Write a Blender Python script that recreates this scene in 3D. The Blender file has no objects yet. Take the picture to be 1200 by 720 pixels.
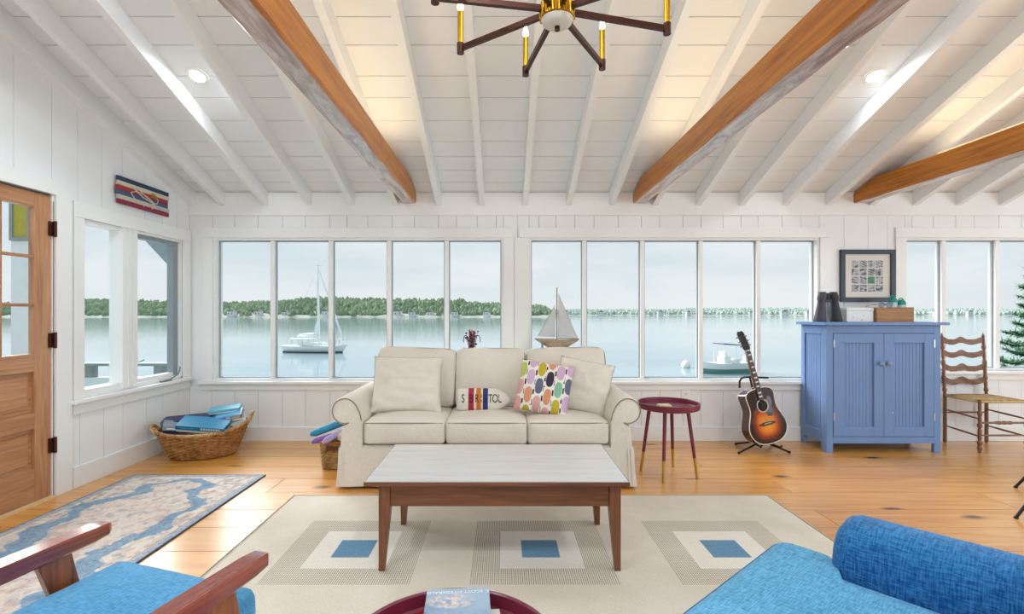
import bpy, math, random
from mathutils import Vector, Matrix, Euler, noise as mnoise

random.seed(7)
SC = bpy.context.scene
COL = SC.collection
R = math.radians

# ------------------------------------------------------------------ camera
cam_d = bpy.data.cameras.new('camera'); cam = bpy.data.objects.new('camera', cam_d); COL.objects.link(cam)
cam_d.sensor_width = 36.0
cam_d.lens = 585.0 / 1200.0 * 36.0
cam_d.shift_x = 10.0 / 1200.0
cam_d.shift_y = 7.0 / 1200.0
cam_d.clip_start = 0.05; cam_d.clip_end = 9000
cam.location = (0, 0, 1.28); cam.rotation_euler = (R(90), 0, 0)
SC.camera = cam

# ------------------------------------------------------------------ view
SC.view_settings.view_transform = 'Standard'
SC.view_settings.look = 'None'
SC.view_settings.gamma = 1.0
SC.view_settings.use_curve_mapping = False
SC.view_settings.exposure = 0.0

# ------------------------------------------------------------------ sky: pale hazy blue with thin cloud
W = bpy.data.worlds.new('sky'); SC.world = W; W.use_nodes = True
def make_sky():
    nt = W.node_tree; nt.nodes.clear()
    N = nt.nodes.new; L = nt.links.new
    tc = N('ShaderNodeTexCoord'); sp = N('ShaderNodeSeparateXYZ'); L(tc.outputs['Generated'], sp.inputs[0])
    rp = N('ShaderNodeValToRGB'); L(sp.outputs['Z'], rp.inputs[0])
    e = rp.color_ramp.elements
    e[0].position = 0.0; e[0].color = (0.80, 0.84, 0.87, 1)
    e[1].position = 0.75; e[1].color = (0.30, 0.56, 0.80, 1)
    k = rp.color_ramp.elements.new(0.20); k.color = (0.60, 0.74, 0.83, 1)
    mp = N('ShaderNodeMapping'); L(tc.outputs['Generated'], mp.inputs[0]); mp.inputs['Scale'].default_value = (2.2, 2.2, 9.0)
    ns = N('ShaderNodeTexNoise'); L(mp.outputs[0], ns.inputs['Vector']); ns.inputs['Scale'].default_value = 1.6; ns.inputs['Detail'].default_value = 6
    cr = N('ShaderNodeValToRGB'); L(ns.outputs[0], cr.inputs[0])
    cr.color_ramp.elements[0].position = 0.42; cr.color_ramp.elements[0].color = (0, 0, 0, 1)
    cr.color_ramp.elements[1].position = 0.66; cr.color_ramp.elements[1].color = (0.8, 0.8, 0.8, 1)
    mx = N('ShaderNodeMix'); mx.data_type = 'RGBA'; L(cr.outputs[0], mx.inputs[0]); L(rp.outputs[0], mx.inputs[6]); mx.inputs[7].default_value = (0.88, 0.91, 0.93, 1)
    bg = N('ShaderNodeBackground'); L(mx.outputs[2], bg.inputs[0]); bg.inputs[1].default_value = 1.0
    out = N('ShaderNodeOutputWorld'); L(bg.outputs[0], out.inputs[0])
make_sky()

def add_light(name, kind, loc, rot, energy, color=(1, 1, 1), **kw):
    d = bpy.data.lights.new(name, kind); d.energy = energy; d.color = color
    for k, v in kw.items(): setattr(d, k, v)
    o = bpy.data.objects.new(name, d); o.location = loc; o.rotation_euler = rot; COL.objects.link(o)
    return o
# wide veiled sun behind thin cloud, over the water to the left
SUN_AZ, SUN_EL = 50.0, 36.0      # degrees left of the view axis, elevation
add_light('sun', 'SUN', (-20, 20, 30), Euler((R(-(90 - SUN_EL)), 0, R(SUN_AZ))), 7.0, (0.97, 0.98, 1.0), angle=R(48))
# unseen fill lights added in the rear and right wall openings (built below)
add_light('unseen_fill_rear', 'AREA', (1.7, -1.70, 1.40), Euler((R(90), 0, 0)), 40, (0.80, 0.91, 1.0), shape='RECTANGLE', size=8.2, size_y=1.75)
add_light('unseen_fill_right', 'AREA', (6.50, 1.1, 1.40), Euler((R(90), 0, R(90))), 75, (0.80, 0.91, 1.0), shape='RECTANGLE', size=4.2, size_y=1.75)

# ================================================================== helpers
def lin(c):
    if isinstance(c, str):
        c = tuple(int(c[i:i + 2], 16) / 255 for i in (0, 2, 4))
        return tuple((x / 12.92 if x <= 0.04045 else ((x + 0.055) / 1.055) ** 2.4) for x in c) + (1,)
    return tuple(c[:3]) + (1,)

class G:
    """small node-graph helper around one Principled material"""
    def __init__(s, name, color='ffffff', rough=0.5, metal=0.0, spec=0.5, **kw):
        s.m = bpy.data.materials.new(name); s.m.use_nodes = True
        s.nt = s.m.node_tree; s.b = s.nt.nodes['Principled BSDF']
        s.set('Base Color', lin(color)); s.set('Roughness', rough); s.set('Metallic', metal); s.set('Specular IOR Level', spec)
        for k, v in kw.items(): s.set(k.replace('_', ' '), v)
    def set(s, k, v):
        i = s.b.inputs[k]
        if hasattr(v, 'links'): s.nt.links.new(v, i)
        else: i.default_value = v
        return s
    def node(s, t, ins=None, out=0, **props):
        n = s.nt.nodes.new(t)
        for k, v in props.items(): setattr(n, k, v)
        for k, v in (ins or {}).items():
            i = n.inputs[k]
            if hasattr(v, 'links'): s.nt.links.new(v, i)
            else: i.default_value = v
        return n.outputs[out]
    def ma(s, op, a, b=0.0, c=0.0):
        return s.node('ShaderNodeMath', {0: a, 1: b, 2: c}, operation=op)
    def co(s, which='Object'): return s.node('ShaderNodeTexCoord', out=which)
    def sep(s, v):
        n = s.nt.nodes.new('ShaderNodeSeparateXYZ'); s.nt.links.new(v, n.inputs[0]); return n.outputs[0], n.outputs[1], n.outputs[2]
    def comb(s, x, y, z=0.0): return s.node('ShaderNodeCombineXYZ', {0: x, 1: y, 2: z})
    def map(s, v, scale=(1, 1, 1), loc=(0, 0, 0), rot=(0, 0, 0)):
        return s.node('ShaderNodeMapping', {'Vector': v, 'Scale': scale, 'Location': loc, 'Rotation': rot})
    def noise(s, v, scale, detail=3, rough=0.5, dist=0.0):
        return s.node('ShaderNodeTexNoise', {'Vector': v, 'Scale': scale, 'Detail': detail, 'Roughness': rough, 'Distortion': dist})
    def voro(s, v, scale, out='Distance', **p): return s.node('ShaderNodeTexVoronoi', {'Vector': v, 'Scale': scale}, out=out, **p)
    def white(s, v, out='Value'): return s.node('ShaderNodeTexWhiteNoise', {'Vector': v}, out=out, noise_dimensions='3D')
    def rand(s): return s.node('ShaderNodeObjectInfo', out='Random')
    def ramp(s, f, stops, interp='LINEAR'):
        n = s.nt.nodes.new('ShaderNodeValToRGB'); s.nt.links.new(f, n.inputs[0]); r = n.color_ramp; r.interpolation = interp
        while len(r.elements) < len(stops): r.elements.new(0.5)
        for e, (p, c) in zip(r.elements, stops): e.position = p; e.color = lin(c)
        return n.outputs[0]
    def mix(s, f, a, b, blend='MIX'):
        n = s.nt.nodes.new('ShaderNodeMix'); n.data_type = 'RGBA'; n.blend_type = blend
        for i, v in ((0, f), (6, a), (7, b)):
            if isinstance(v, str): v = lin(v)
            if hasattr(v, 'links'): s.nt.links.new(v, n.inputs[i])
            else: n.inputs[i].default_value = v
        return n.outputs[2]
    def step(s, x, e, w=0.004):  # 0 below e, 1 above
        return s.node('ShaderNodeMapRange', {0: x, 1: e - w, 2: e + w, 3: 0.0, 4: 1.0})
    def band(s, x, a, b, w=0.002):
        return s.ma('MULTIPLY', s.step(x, a, w), s.ma('SUBTRACT', 1.0, s.step(x, b, w)))
    def bump(s, h, strength=0.3, dist=0.002):
        s.set('Normal', s.node('ShaderNodeBump', {'Height': h, 'Strength': strength, 'Distance': dist})); return s

def plain(name, c, rough=0.5, metal=0, spec=0.5, var=0.06, scale=14, bump=0.0, **kw):
    g = G(name, c, rough, metal, spec, **kw); v = g.co()
    n = g.noise(v, scale, 3)
    if var:
        d = tuple(max(0, x * (1 - var * 2)) for x in lin(c)[:3]); l = tuple(min(1, x * (1 + var)) for x in lin(c)[:3])
        g.set('Base Color', g.ramp(n, [(0.25, d), (0.75, l)]))
    if bump: g.bump(g.noise(v, scale * 6, 2), bump, 0.002)
    return g.m

def fabric(name, c, thread=900, var=0.10, bump=0.25, dark=None, rough=0.9, spec=0.15, amp=0.35):
    g = G(name, c, rough, 0, spec); v = g.co(); x, y, z = g.sep(v)
    w1 = g.noise(g.map(v, (thread, thread * 0.12, thread)), 1.0, 1); w2 = g.noise(g.map(v, (thread * 0.12, thread, thread * 0.12)), 1.0, 1)
    h = g.ma('ADD', w1, w2)
    big = g.noise(v, 4, 3)
    f = g.ma('ADD', g.ma('MULTIPLY', g.ma('SUBTRACT', h, 0.5), amp), g.ma('ADD', g.ma('MULTIPLY', big, 0.3), 0.35 - amp * 0.5))
    b = lin(c)[:3]; d = lin(dark)[:3] if dark else tuple(k * (1 - 2.2 * var) for k in b); l = tuple(min(1, k * (1 + var)) for k in b)
    g.set('Base Color', g.ramp(f, [(0.32, d), (0.68, l)]))
    g.bump(h, bump, 0.001)
    g.set('Sheen Weight', 0.15)
    return g.m

def wood(name, c1, c2, c3, axis=0, scale=1.0, rough=0.35, coat=0.0, coat_rough=0.15, knots=0.0, rnd=0.25, spec=0.5, coat_ior=1.5):
    g = G(name, c1, rough, 0, spec); v = g.co()
    r = g.rand()
    off = g.node('ShaderNodeVectorMath', {0: v, 1: g.comb(g.ma('MULTIPLY', r, 37.0), g.ma('MULTIPLY', r, 11.0), g.ma('MULTIPLY', r, 23.0))}, operation='ADD')
    s = [26 * scale] * 3; s[axis] = 1.6 * scale
    n1 = g.noise(g.map(off, tuple(s)), 1.0, 5, 0.6, 1.2)
    s2 = [160 * scale] * 3; s2[axis] = 4 * scale
    n2 = g.noise(g.map(off, tuple(s2)), 1.0, 2)
    f = g.ma('ADD', g.ma('MULTIPLY', n1, 0.75), g.ma('MULTIPLY', n2, 0.25))
    colr = g.ramp(f, [(0.30, c3), (0.50, c1), (0.72, c2)])
    tint = g.ma('ADD', 1 - rnd / 2, g.ma('MULTIPLY', r, rnd))
    colr = g.mix(1.0, colr, g.node('ShaderNodeCombineColor', {0: tint, 1: tint, 2: tint}), 'MULTIPLY')
    if knots:
        sk = [2.6 * scale] * 3; sk[axis] = 1.1 * scale
        vo = g.voro(g.map(off, tuple(sk)), 1.0, voronoi_dimensions='2D' if axis == 0 else '3D')
        k = g.ma('SUBTRACT', 1.0, g.node('ShaderNodeMapRange', {0: g.ma('ADD', vo, g.ma('MULTIPLY', n1, 0.03)), 1: 0.035, 2: 0.075, 3: 0.0, 4: 1.0}))
        colr = g.mix(g.ma('MULTIPLY', k, knots), colr, '4a2a12')
    g.set('Base Color', colr)
    if coat: g.set('Coat Weight', coat); g.set('Coat Roughness', coat_rough); g.set('Coat IOR', coat_ior)
    g.bump(f, 0.12, 0.002)
    return g.m

# ------------------------------------------------------------------ mesh builder
ROOT = {}
class B:
    def __init__(s): s.v = []; s.f = []
    def add(s, vs, fs):
        o = len(s.v); s.v += [tuple(p) for p in vs]; s.f += [tuple(i + o for i in q) for q in fs]; return s
    def hexa(s, p):  # 8 points: bottom ring 0-3, top ring 4-7
        return s.add(p, [(3, 2, 1, 0), (4, 5, 6, 7), (0, 1, 5, 4), (1, 2, 6, 5), (2, 3, 7, 6), (3, 0, 4, 7)])
    def box(s, x0, x1, y0, y1, z0, z1, M=None):
        p = [Vector(q) for q in ((x0, y0, z0), (x1, y0, z0), (x1, y1, z0), (x0, y1, z0), (x0, y0, z1), (x1, y0, z1), (x1, y1, z1), (x0, y1, z1))]
        if M: p = [M @ q for q in p]
        return s.hexa(p)
    def prism(s, poly, axis, a, b, M=None):
        """poly: 2-D points; axis 0: poly is (y,z); 1: (x,z); 2: (x,y)"""
        def P(q, t): return Vector((t, q[0], q[1])) if axis == 0 else Vector((q[0], t, q[1])) if axis == 1 else Vector((q[0], q[1], t))
        n = len(poly); vs = [P(q, a) for q in poly] + [P(q, b) for q in poly]
        if M: vs = [M @ q for q in vs]
        fs = [tuple(range(n))[::-1], tuple(range(n, 2 * n))] + [(i, (i + 1) % n, n + (i + 1) % n, n + i) for i in range(n)]
        return s.add(vs, fs)
    def ring_loft(s, rings, cap=True, closed=False):
        n = len(rings[0]); vs = [p for r in rings for p in r]; fs = []
        m = len(rings)
        for i in range(m if closed else m - 1):
            j = (i + 1) % m
            for k in range(n):
                fs.append((i * n + k, i * n + (k + 1) % n, j * n + (k + 1) % n, j * n + k))
        if cap and not closed:
            fs.append(tuple(range(n))[::-1]); fs.append(tuple((m - 1) * n + k for k in range(n)))
        return s.add(vs, fs)
    def tube(s, pts, r, n=8, closed=False, cap=True):
        pts = [Vector(p) for p in pts]; m = len(pts); rr = r if isinstance(r, (list, tuple)) else [r] * m
        rings = []; up = None
        for i, p in enumerate(pts):
            t = (pts[(i + 1) % m] - pts[i - 1]) if closed else (pts[min(i + 1, m - 1)] - pts[max(i - 1, 0)])
            t.normalize()
            if up is None: up = Vector((0, 0, 1)) if abs(t.z) < 0.9 else Vector((1, 0, 0))
            a = t.cross(up); 
            if a.length < 1e-4: a = t.cross(Vector((0, 1, 0)))
            a.normalize(); b = a.cross(t).normalized(); up = b
            rings.append([p + rr[i] * (math.cos(2 * math.pi * k / n) * a + math.sin(2 * math.pi * k / n) * b) for k in range(n)])
        return s.ring_loft(rings, cap, closed)
    def cyl(s, p0, p1, r0, r1=None, n=16): return s.tube([p0, p1], [r0, r0 if r1 is None else r1], n)
    def lathe(s, prof, c=(0, 0, 0), n=24, M=None, sx=1.0, sy=1.0):
        """prof: list of (r, z)"""
        rings = []
        for r, z in prof:
            ring = [Vector((c[0] + r * sx * math.cos(2 * math.pi * k / n), c[1] + r * sy * math.sin(2 * math.pi * k / n), c[2] + z)) for k in range(n)]
            rings.append([M @ p for p in ring] if M else ring)
        return s.ring_loft(rings)
    def ball(s, c, r, n=12, m=8, sc=(1, 1, 1)):
        prof = [(max(1e-4, r * math.sin(math.pi * i / m)), -r * math.cos(math.pi * i / m)) for i in range(m + 1)]
        rings = [[Vector((c[0] + q * sc[0] * math.cos(2 * math.pi * k / n), c[1] + q * sc[1] * math.sin(2 * math.pi * k / n), c[2] + z * sc[2])) for k in range(n)] for q, z in prof]
        return s.ring_loft(rings)
    def rbox(s, c, half, r, seg=8, puff=(0, 0, 0), M=None, wob=0.0, wsc=6.0):
        """rounded, optionally puffed cushion block"""
        idx = {}; vs = []; fs = []
        def vid(i, j, k):
            key = (i, j, k)
            if key not in idx:
                p = [2.0 * t / seg - 1 for t in key]
                # crowd the samples toward the edges
                p = [math.copysign(abs(t) ** 0.75, t) for t in p]
                q = [p[a] * half[a] for a in range(3)]
                inn = [max(-(half[a] - r), min(half[a] - r, q[a])) for a in range(3)]
                d = Vector([q[a] - inn[a] for a in range(3)])
                if d.length > 1e-9: d = d.normalized() * r
                w = Vector(inn) + d
                for a in range(3):
                    b_, c_ = (a + 1) % 3, (a + 2) % 3
                    w[a] += math.copysign(abs(p[a]), p[a]) * puff[a] * (1 - p[b_] ** 2) * (1 - p[c_] ** 2)
                if wob:
                    nv = Vector(p).normalized()
                    w += nv * wob * mnoise.noise((w + Vector(c)) * wsc)
                w = w + Vector(c) if not M else M @ (w + Vector(c))
                idx[key] = len(vs); vs.append(w)
            return idx[key]
        for a in range(3):
            for sd in (0, seg):
                for i in range(seg):
                    for j in range(seg):
                        def K(u, v):
                            t = [0, 0, 0]; t[a] = sd; t[(a + 1) % 3] = u; t[(a + 2) % 3] = v; return vid(*t)
                        q = (K(i, j), K(i + 1, j), K(i + 1, j + 1), K(i, j + 1))
                        fs.append(q if sd else q[::-1])
        return s.add(vs, fs)
    def build(s, name, mat, parent=None, smooth=None, w=False, bevel=0.0, kind=None, label=None, loc=None):
        me = bpy.data.meshes.new(name)
        vs = s.v
        if w and parent is not None:
            r = parent
            while r.parent is not None: r = r.parent
            inv = ROOT[r.name].inverted(); vs = [inv @ Vector(p) for p in vs]
        me.from_pydata([tuple(p) for p in vs], [], s.f); me.update()
        if mat: me.materials.append(mat)
        if smooth is not None:
            me.polygons.foreach_set('use_smooth', [True] * len(me.polygons)); me.set_sharp_from_angle(angle=R(smooth))
        o = bpy.data.objects.new(name, me); COL.objects.link(o)
        if parent is not None: o.parent = parent
        if loc: o.location = loc
        if bevel:
            b = o.modifiers.new('bevel', 'BEVEL'); b.width = bevel; b.segments = 2; b.limit_method = 'ANGLE'; b.angle_limit = R(40); b.harden_normals = False
        if kind: o['kind'] = kind
        if label: o['label'] = label
        ROOT.setdefault(o.name, Matrix.Identity(4))
        return o

def thing(name, label, cat, loc=(0, 0, 0), rot=0.0, group=None):
    o = bpy.data.objects.new(name, None); COL.objects.link(o); o.empty_display_size = 0.1
    e = rot if isinstance(rot, tuple) else (0, 0, rot)
    o.location = loc; o.rotation_euler = e
    o['label'] = label; o['category'] = cat
    if group: o['group'] = group
    ROOT[o.name] = Matrix.Translation(loc) @ Euler(e).to_matrix().to_4x4()
    return o
def tag(o, label, cat, group=None):
    o['label'] = label; o['category'] = cat
    if group: o['group'] = group
    return o
def struct(o, label=None, cat=None):
    o['kind'] = 'structure'
    if label: o['label'] = label
    if cat: o['category'] = cat
    return o
def text_mesh(txt, size, mat, name, parent, M, depth=0.0006, space=1.0):
    cu = bpy.data.curves.new(name, 'FONT'); cu.body = txt; cu.size = size; cu.extrude = depth; cu.align_x = 'CENTER'; cu.align_y = 'CENTER'; cu.space_character = space
    t = bpy.data.objects.new(name, cu); COL.objects.link(t)
    dg = bpy.context.evaluated_depsgraph_get()
    me = bpy.data.meshes.new_from_object(t.evaluated_get(dg)); bpy.data.objects.remove(t); bpy.data.curves.remove(cu)
    me.transform(M); me.materials.clear(); me.materials.append(mat)
    o = bpy.data.objects.new(name, me); COL.objects.link(o); o.parent = parent
    return o
def bez(p0, p1, p2, p3, n=12):
    out = []
    for i in range(n + 1):
        t = i / n; a = (1 - t)
        out.append(tuple(a ** 3 * p0[k] + 3 * a * a * t * p1[k] + 3 * a * t * t * p2[k] + t ** 3 * p3[k] for k in range(len(p0))))
    return out

# ================================================================== materials
M_white = plain('white_paint', 'eff0f0', 0.45, spec=0.35, var=0.015, scale=3)
M_ceil = plain('ceiling_white_paint', 'eff0f0', 0.6, spec=0.25, var=0.02, scale=2)
M_gap = plain('wall_backing', '8f8c88', 0.9, var=0.0)
M_trim = plain('white_trim_paint', 'f0f0ee', 0.35, spec=0.4, var=0.01, scale=3)
M_floor = wood('pine_floor', 'dc9a48', 'e8b266', 'bf7a30', 0, 0.55, 0.5, 1.0, 0.27, 0.9, 0.14, spec=0.1, coat_ior=1.95)
M_subfloor = plain('subfloor', '5a3a1c', 0.9)
M_beam = wood('honey_beam', 'b8701f', 'd08c32', '8a4c10', 1, 0.8, 0.45, 0.4, 0.3, 0.55, 0.1, spec=0.3)
M_door = wood('door_fir', 'b58057', 'c99a73', '946039', 2, 0.9, 0.4, 0.4, 0.25, 0.0, 0.08)
M_doorh = wood('door_fir_rail', 'b58057', 'c99a73', '946039', 1, 0.9, 0.4, 0.4, 0.25, 0.0, 0.08)
M_bronze = plain('dark_bronze', '4a2420', 0.35, 0.6)
M_steel = plain('brushed_steel', '8d8f92', 0.3, 0.9)
M_black = plain('black_metal', '17171a', 0.4, 0.4)
def glass_mat():
    g = G('window_glass'); nt = g.nt
    tr = g.node('ShaderNodeBsdfTransparent', {0: (0.985, 0.995, 0.99, 1)}); gl = g.node('ShaderNodeBsdfGlossy', {'Roughness': 0.02})
    fr = g.node('ShaderNodeFresnel', {'IOR': 1.04}); mx = g.node('ShaderNodeMixShader', {0: fr, 1: tr, 2: gl})
    out = [n for n in nt.nodes if n.type == 'OUTPUT_MATERIAL'][0]; nt.links.new(mx, out.inputs[0]); return g.m
M_glass = glass_mat()
def emis(name, c, s):
    g = G(name, '000000'); g.set('Emission Color', lin(c)); g.set('Emission Strength', s); return g.m
# ================================================================== THE ROOM
XL, XR, YB, YR = -3.14, 6.60, 5.00, -1.80
RIDGE = 1.60; SL = 0.349; ZE = 2.485
def cz(y): return ZE + SL * (YB - y) if y >= RIDGE else ZE + SL * (YB - RIDGE) - SL * (RIDGE - y)
PX = 5.0 / 585.0
def bx(x): return (x - 590) * PX            # x on the back wall
def bz(y): return 1.28 - (y - 367) * PX     # height on the back wall

# ---- floor: wide pine planks running along the window wall
fl = struct(B().box(XL - 0.1, XR + 0.1, YR - 0.1, YB + 0.1, -0.16, -0.024).build('floor', M_subfloor), 'honey pine floor of wide planks')
y = YB; k = 0
widths = [0.27, 0.29, 0.28, 0.3, 0.31, 0.3, 0.27, 0.3, 0.31, 0.29]
rnd = random.Random(3)
while y > YR + 0.02:
    w_ = min(widths[k % 10], y - YR); x = XL; first = True
    while x < XR - 0.01:
        ln = rnd.uniform(2.6, 4.4) if not first else rnd.uniform(1.0, 4.0); first = False
        x1 = min(XR, x + ln)
        if XR - x1 < 0.5: x1 = XR
        B().box(x + 0.002, x1 - 0.002, y - w_ + 0.0022, y - 0.0022, -0.024, 0.0).build('plank', M_floor, fl)
        x = x1
    y -= w_; k += 1

# ---- ceiling: boards, rafters
ce = struct(B().prism([(YB + 0.15, cz(YB) - SL * 0.15 + 0.03), (RIDGE, cz(RIDGE) + 0.03), (YR - 0.15, cz(YR) - SL * 0.15 + 0.03), (YR - 0.15, cz(YR) - SL * 0.15 + 0.15), (RIDGE, cz(RIDGE) + 0.15), (YB + 0.6, cz(YB) - SL * 0.6 + 0.15), (YB + 0.6, cz(YB) - SL * 0.6 + 0.03)], 0, XL - 0.15, XR + 0.15).build('ceiling', M_gap), 'white painted board ceiling with exposed rafters')
ys = [5.0, 4.83, 4.64, 4.45, 4.26, 4.02, 3.78, 3.58, 3.33, 3.13, 2.89, 2.69, 2.44, 2.25, 2.0, 1.8, 1.6]
ys_all = [(a, b) for a, b in zip(ys, ys[1:])] + [(3.2 - b, 3.2 - a) for a, b in zip(ys, ys[1:])]
for a, b in ys_all:
    g_ = 0.004
    q = [(a - g_, cz(a - g_)), (b + g_, cz(b + g_)), (b + g_, cz(b + g_) + 0.026), (a - g_, cz(a - g_) + 0.026)]
    B().prism(q, 0, XL, XR).build('plank', M_ceil, ce)
RD = 0.14
raf_x = [XL + 0.035] + [-0.2137 + 0.4316 * i for i in range(-6, 16)]
for i, x in enumerate(raf_x):
    hw = 0.035 if i == 0 else 0.026
    for a, b in ((YB, RIDGE), (YR, RIDGE)):
        q = [(a, cz(a) - 0.001), (b, cz(b) - 0.001), (b, cz(b) - RD), (a, cz(a) - RD)]
        B().prism(q, 0, x - hw, x + hw).build('rafter', M_ceil, ce)
# ridge board
B().box(XL, XR, RIDGE - 0.03, RIDGE + 0.03, cz(RIDGE) - 0.26, cz(RIDGE) - 0.09).build('ridge_board', M_ceil, ce)

# ---- back wall (window wall)
Z_sill, Z_top = 0.60, 2.032
banks = [(bx(250), bx(590), 0.60), (bx(620), bx(960), 0.60), (bx(1060), bx(1060) + 2.32, 0.70)]
wb = B()
edges = [XL - 0.15] + [v for b_ in banks for v in b_[:2]] + [XR + 0.15]
for a, b in zip(edges[::2], edges[1::2]): wb.box(a, b, YB + 0.012, YB + 0.15, -0.1, Z_top + 0.003)
for a, b, zs in banks: wb.box(a, b, YB + 0.012, YB + 0.15, -0.1, zs)
wb.box(XL - 0.15, XR + 0.15, YB + 0.012, YB + 0.15, Z_top, ZE)
wall_b = struct(wb.build('wall_back', M_gap), 'white plank wall with three banks of windows over the water')
def seams(a, b, lo, hi, rr):
    out = [a]; x = a
    while True:
        x += rr.uniform(lo, hi)
        if x > b - 0.08: break
        out.append(x)
    return out + [b]
rr = random.Random(5)
s_ = seams(XL, XR, 0.17, 0.25, rr)
for a, b in zip(s_, s_[1:]):                          # wainscot under the sills
    B().box(a + 0.0015, b - 0.0015, YB - 0.002, YB + 0.012, 0.02, 0.62).build('plank', M_white, wall_b)
for a, b in zip(s_, s_[1:]):                          # frieze over the windows
    for p_, q_, _z in banks:
        c, d = max(a, p_), min(b, q_)
        if d - c > 0.012: B().box(c + 0.002, d - 0.002, YB - 0.002, YB + 0.012, Z_top + 0.07, 2.27).build('plank', M_white, wall_b)
for a, b in ((XL, banks[0][0]), (banks[0][1], banks[1][0]), (banks[1][1], banks[2][0]), (banks[2][1], XR)):   # piers
    t = [a] + [q for q in s_ if a + 0.05 < q < b - 0.05] + [b]
    for c, d in zip(t, t[1:]):
        B().box(c + 0.0015, d - 0.0015, YB - 0.002, YB + 0.012, 0.622, 2.27).build('plank', M_white, wall_b)
struct(B().box(XL, XR, YB - 0.022, YB - 0.002, 2.254, ZE - 0.001).build('trim_1', M_trim, bevel=0.002), 'plain white header board under the rafter ends')
struct(B().box(XL + 0.016, XR, YB - 0.024, YB - 0.002, 0, 0.143).build('baseboard_back', M_trim, bevel=0.003), 'white baseboard under the long window wall')

def window_bank(n, a, b, zs, mulls, label):
    w = struct(thing('window_%d' % n, label, 'window', ((a + b) / 2, YB, zs)))
    yb0, yb1 = YB - 0.02, YB - 0.002
    cw = 0.10
    B().box(a - cw, b + cw, yb0, yb1, Z_top, Z_top + 0.10).build('casing', M_trim, w, w=True, bevel=0.002)
    l = a - (cw if n != 2 else 0.148); r_ = b + (cw if n != 1 else 0.106)
    B().box(max(l, XL + 0.02), a, yb0, yb1, zs, Z_top - 0.001).build('casing', M_trim, w, w=True, bevel=0.002)
    B().box(b, r_, yb0, yb1, zs, Z_top - 0.001).build('casing', M_trim, w, w=True, bevel=0.002)
    B().box(max(a - 0.13, XL + 0.01), b + 0.13, YB - 0.055, YB + 0.03, zs - 0.028, zs).build('sill', M_trim, w, w=True, bevel=0.004)
    B().box(max(a - 0.10, XL + 0.02), b + 0.10, yb0, yb1, zs - 0.09, zs - 0.029).build('apron', M_trim, w, w=True, bevel=0.002)
    # jamb lining
    B().box(a, a + 0.022, YB - 0.001, YB + 0.13, zs, Z_top).build('jamb', M_trim, w, w=True)
    B().box(b - 0.022, b, YB - 0.001, YB + 0.13, zs, Z_top).build('jamb', M_trim, w, w=True)
    B().box(a + 0.022, b - 0.022, YB - 0.001, YB + 0.13, Z_top - 0.02, Z_top).build('jamb', M_trim, w, w=True)
    B().box(a + 0.022, b - 0.022, YB + 0.03, YB + 0.13, zs, zs + 0.022).build('jamb', M_trim, w, w=True)
    xs = [a + 0.022]
    for m_ in mulls:
        B().box(m_ - 0.021, m_ + 0.021, YB + 0.03, YB + 0.115, zs + 0.022, Z_top - 0.02).build('mullion', M_trim, w, w=True, bevel=0.004)
        xs += [m_ - 0.021, m_ + 0.021]
    xs.append(b - 0.022)
    for p, q in zip(xs[::2], xs[1::2]):
        # thin stop bead and the pane
        s2 = B().box(p, p + 0.010, YB + 0.06, YB + 0.08, zs + 0.022, Z_top - 0.02).box(q - 0.010, q, YB + 0.06, YB + 0.08, zs + 0.022, Z_top - 0.02)
        s2.box(p + 0.010, q - 0.010, YB + 0.06, YB + 0.08, zs + 0.022, zs + 0.034).box(p + 0.010, q - 0.010, YB + 0.06, YB + 0.08, Z_top - 0.032, Z_top - 0.02)
        pane = B().box(p + 0.008, q - 0.008, YB + 0.068, YB + 0.072, zs + 0.03, Z_top - 0.028).build('pane', M_glass, w, w=True)
        s2.build('glazing_bead', M_bead, pane, w=True)
M_bead = plain('shade_grey_bead', '9ea6aa', 0.4, var=0.0)  # shaded side of the mullions put into the bead's grey
window_bank(1, *banks[0], [bx(v) for v in (317.5, 386, 455, 523)], 'five-pane window bank facing the moored sailboat')
window_bank(2, *banks[1], [bx(v) for v in (685.5, 754, 823, 891)], 'five-pane window bank behind the guitar')
window_bank(3, *banks[2], [bx(1113) - 0.03, bx(1177) - 0.035, bx(1236), bx(1290)], 'window bank beside the ladder-back chair')

# ---- left wall with door and casement window
DY0, DY1, DZ = 2.56, 3.48, 2.10
WY0, WY1, WZ0, WZ1 = 3.72, 4.88, 0.66, 1.985
T0, T1 = XL - 0.15, XL - 0.012
def wall_piece(b_, y0, y1, z0, z1=None):
    if z1 is not None: b_.box(T0, T1, y0, y1, z0, z1)
    else:
        ysx = [y0] + ([RIDGE] if y0 < RIDGE < y1 else []) + [y1]
        for p, q in zip(ysx, ysx[1:]):
            b_.prism([(p, z0), (q, z0), (q, cz(q)), (p, cz(p))], 0, T0, T1)
lw = B()
wall_piece(lw, YR - 0.15, DY0, -0.1); wall_piece(lw, DY0, DY1, DZ); wall_piece(lw, DY1, WY0, -0.1)
wall_piece(lw, WY0, WY1, -0.1, WZ0); wall_piece(lw, WY0, WY1, WZ1); wall_piece(lw, WY1, YB + 0.012, -0.1)
wall_l = struct(lw.build('wall_left', M_gap), 'white plank gable wall with the wooden door')
up_s = [2.46, 2.72, 2.96, 3.20, 3.47, 3.68, 3.90, 4.11, 4.37, 4.60, 4.80, 5.0]
def lplank(y0, y1, z0, z1=None):
    y0 += 0.0018; y1 -= 0.0018
    q = [(y0, z0), (y1, z0)] + ([(y1, z1), (y0, z1)] if z1 else [(y1, cz(y1) - 0.003), (y0, cz(y0) - 0.003)])
    B().prism(q, 0, XL - 0.012, XL).build('plank', M_white, wall_l)
for a, b in zip(up_s, up_s[1:]):
    z0 = 2.15 if b <= 3.55 else 2.06
    lplank(a, b, z0)
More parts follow.
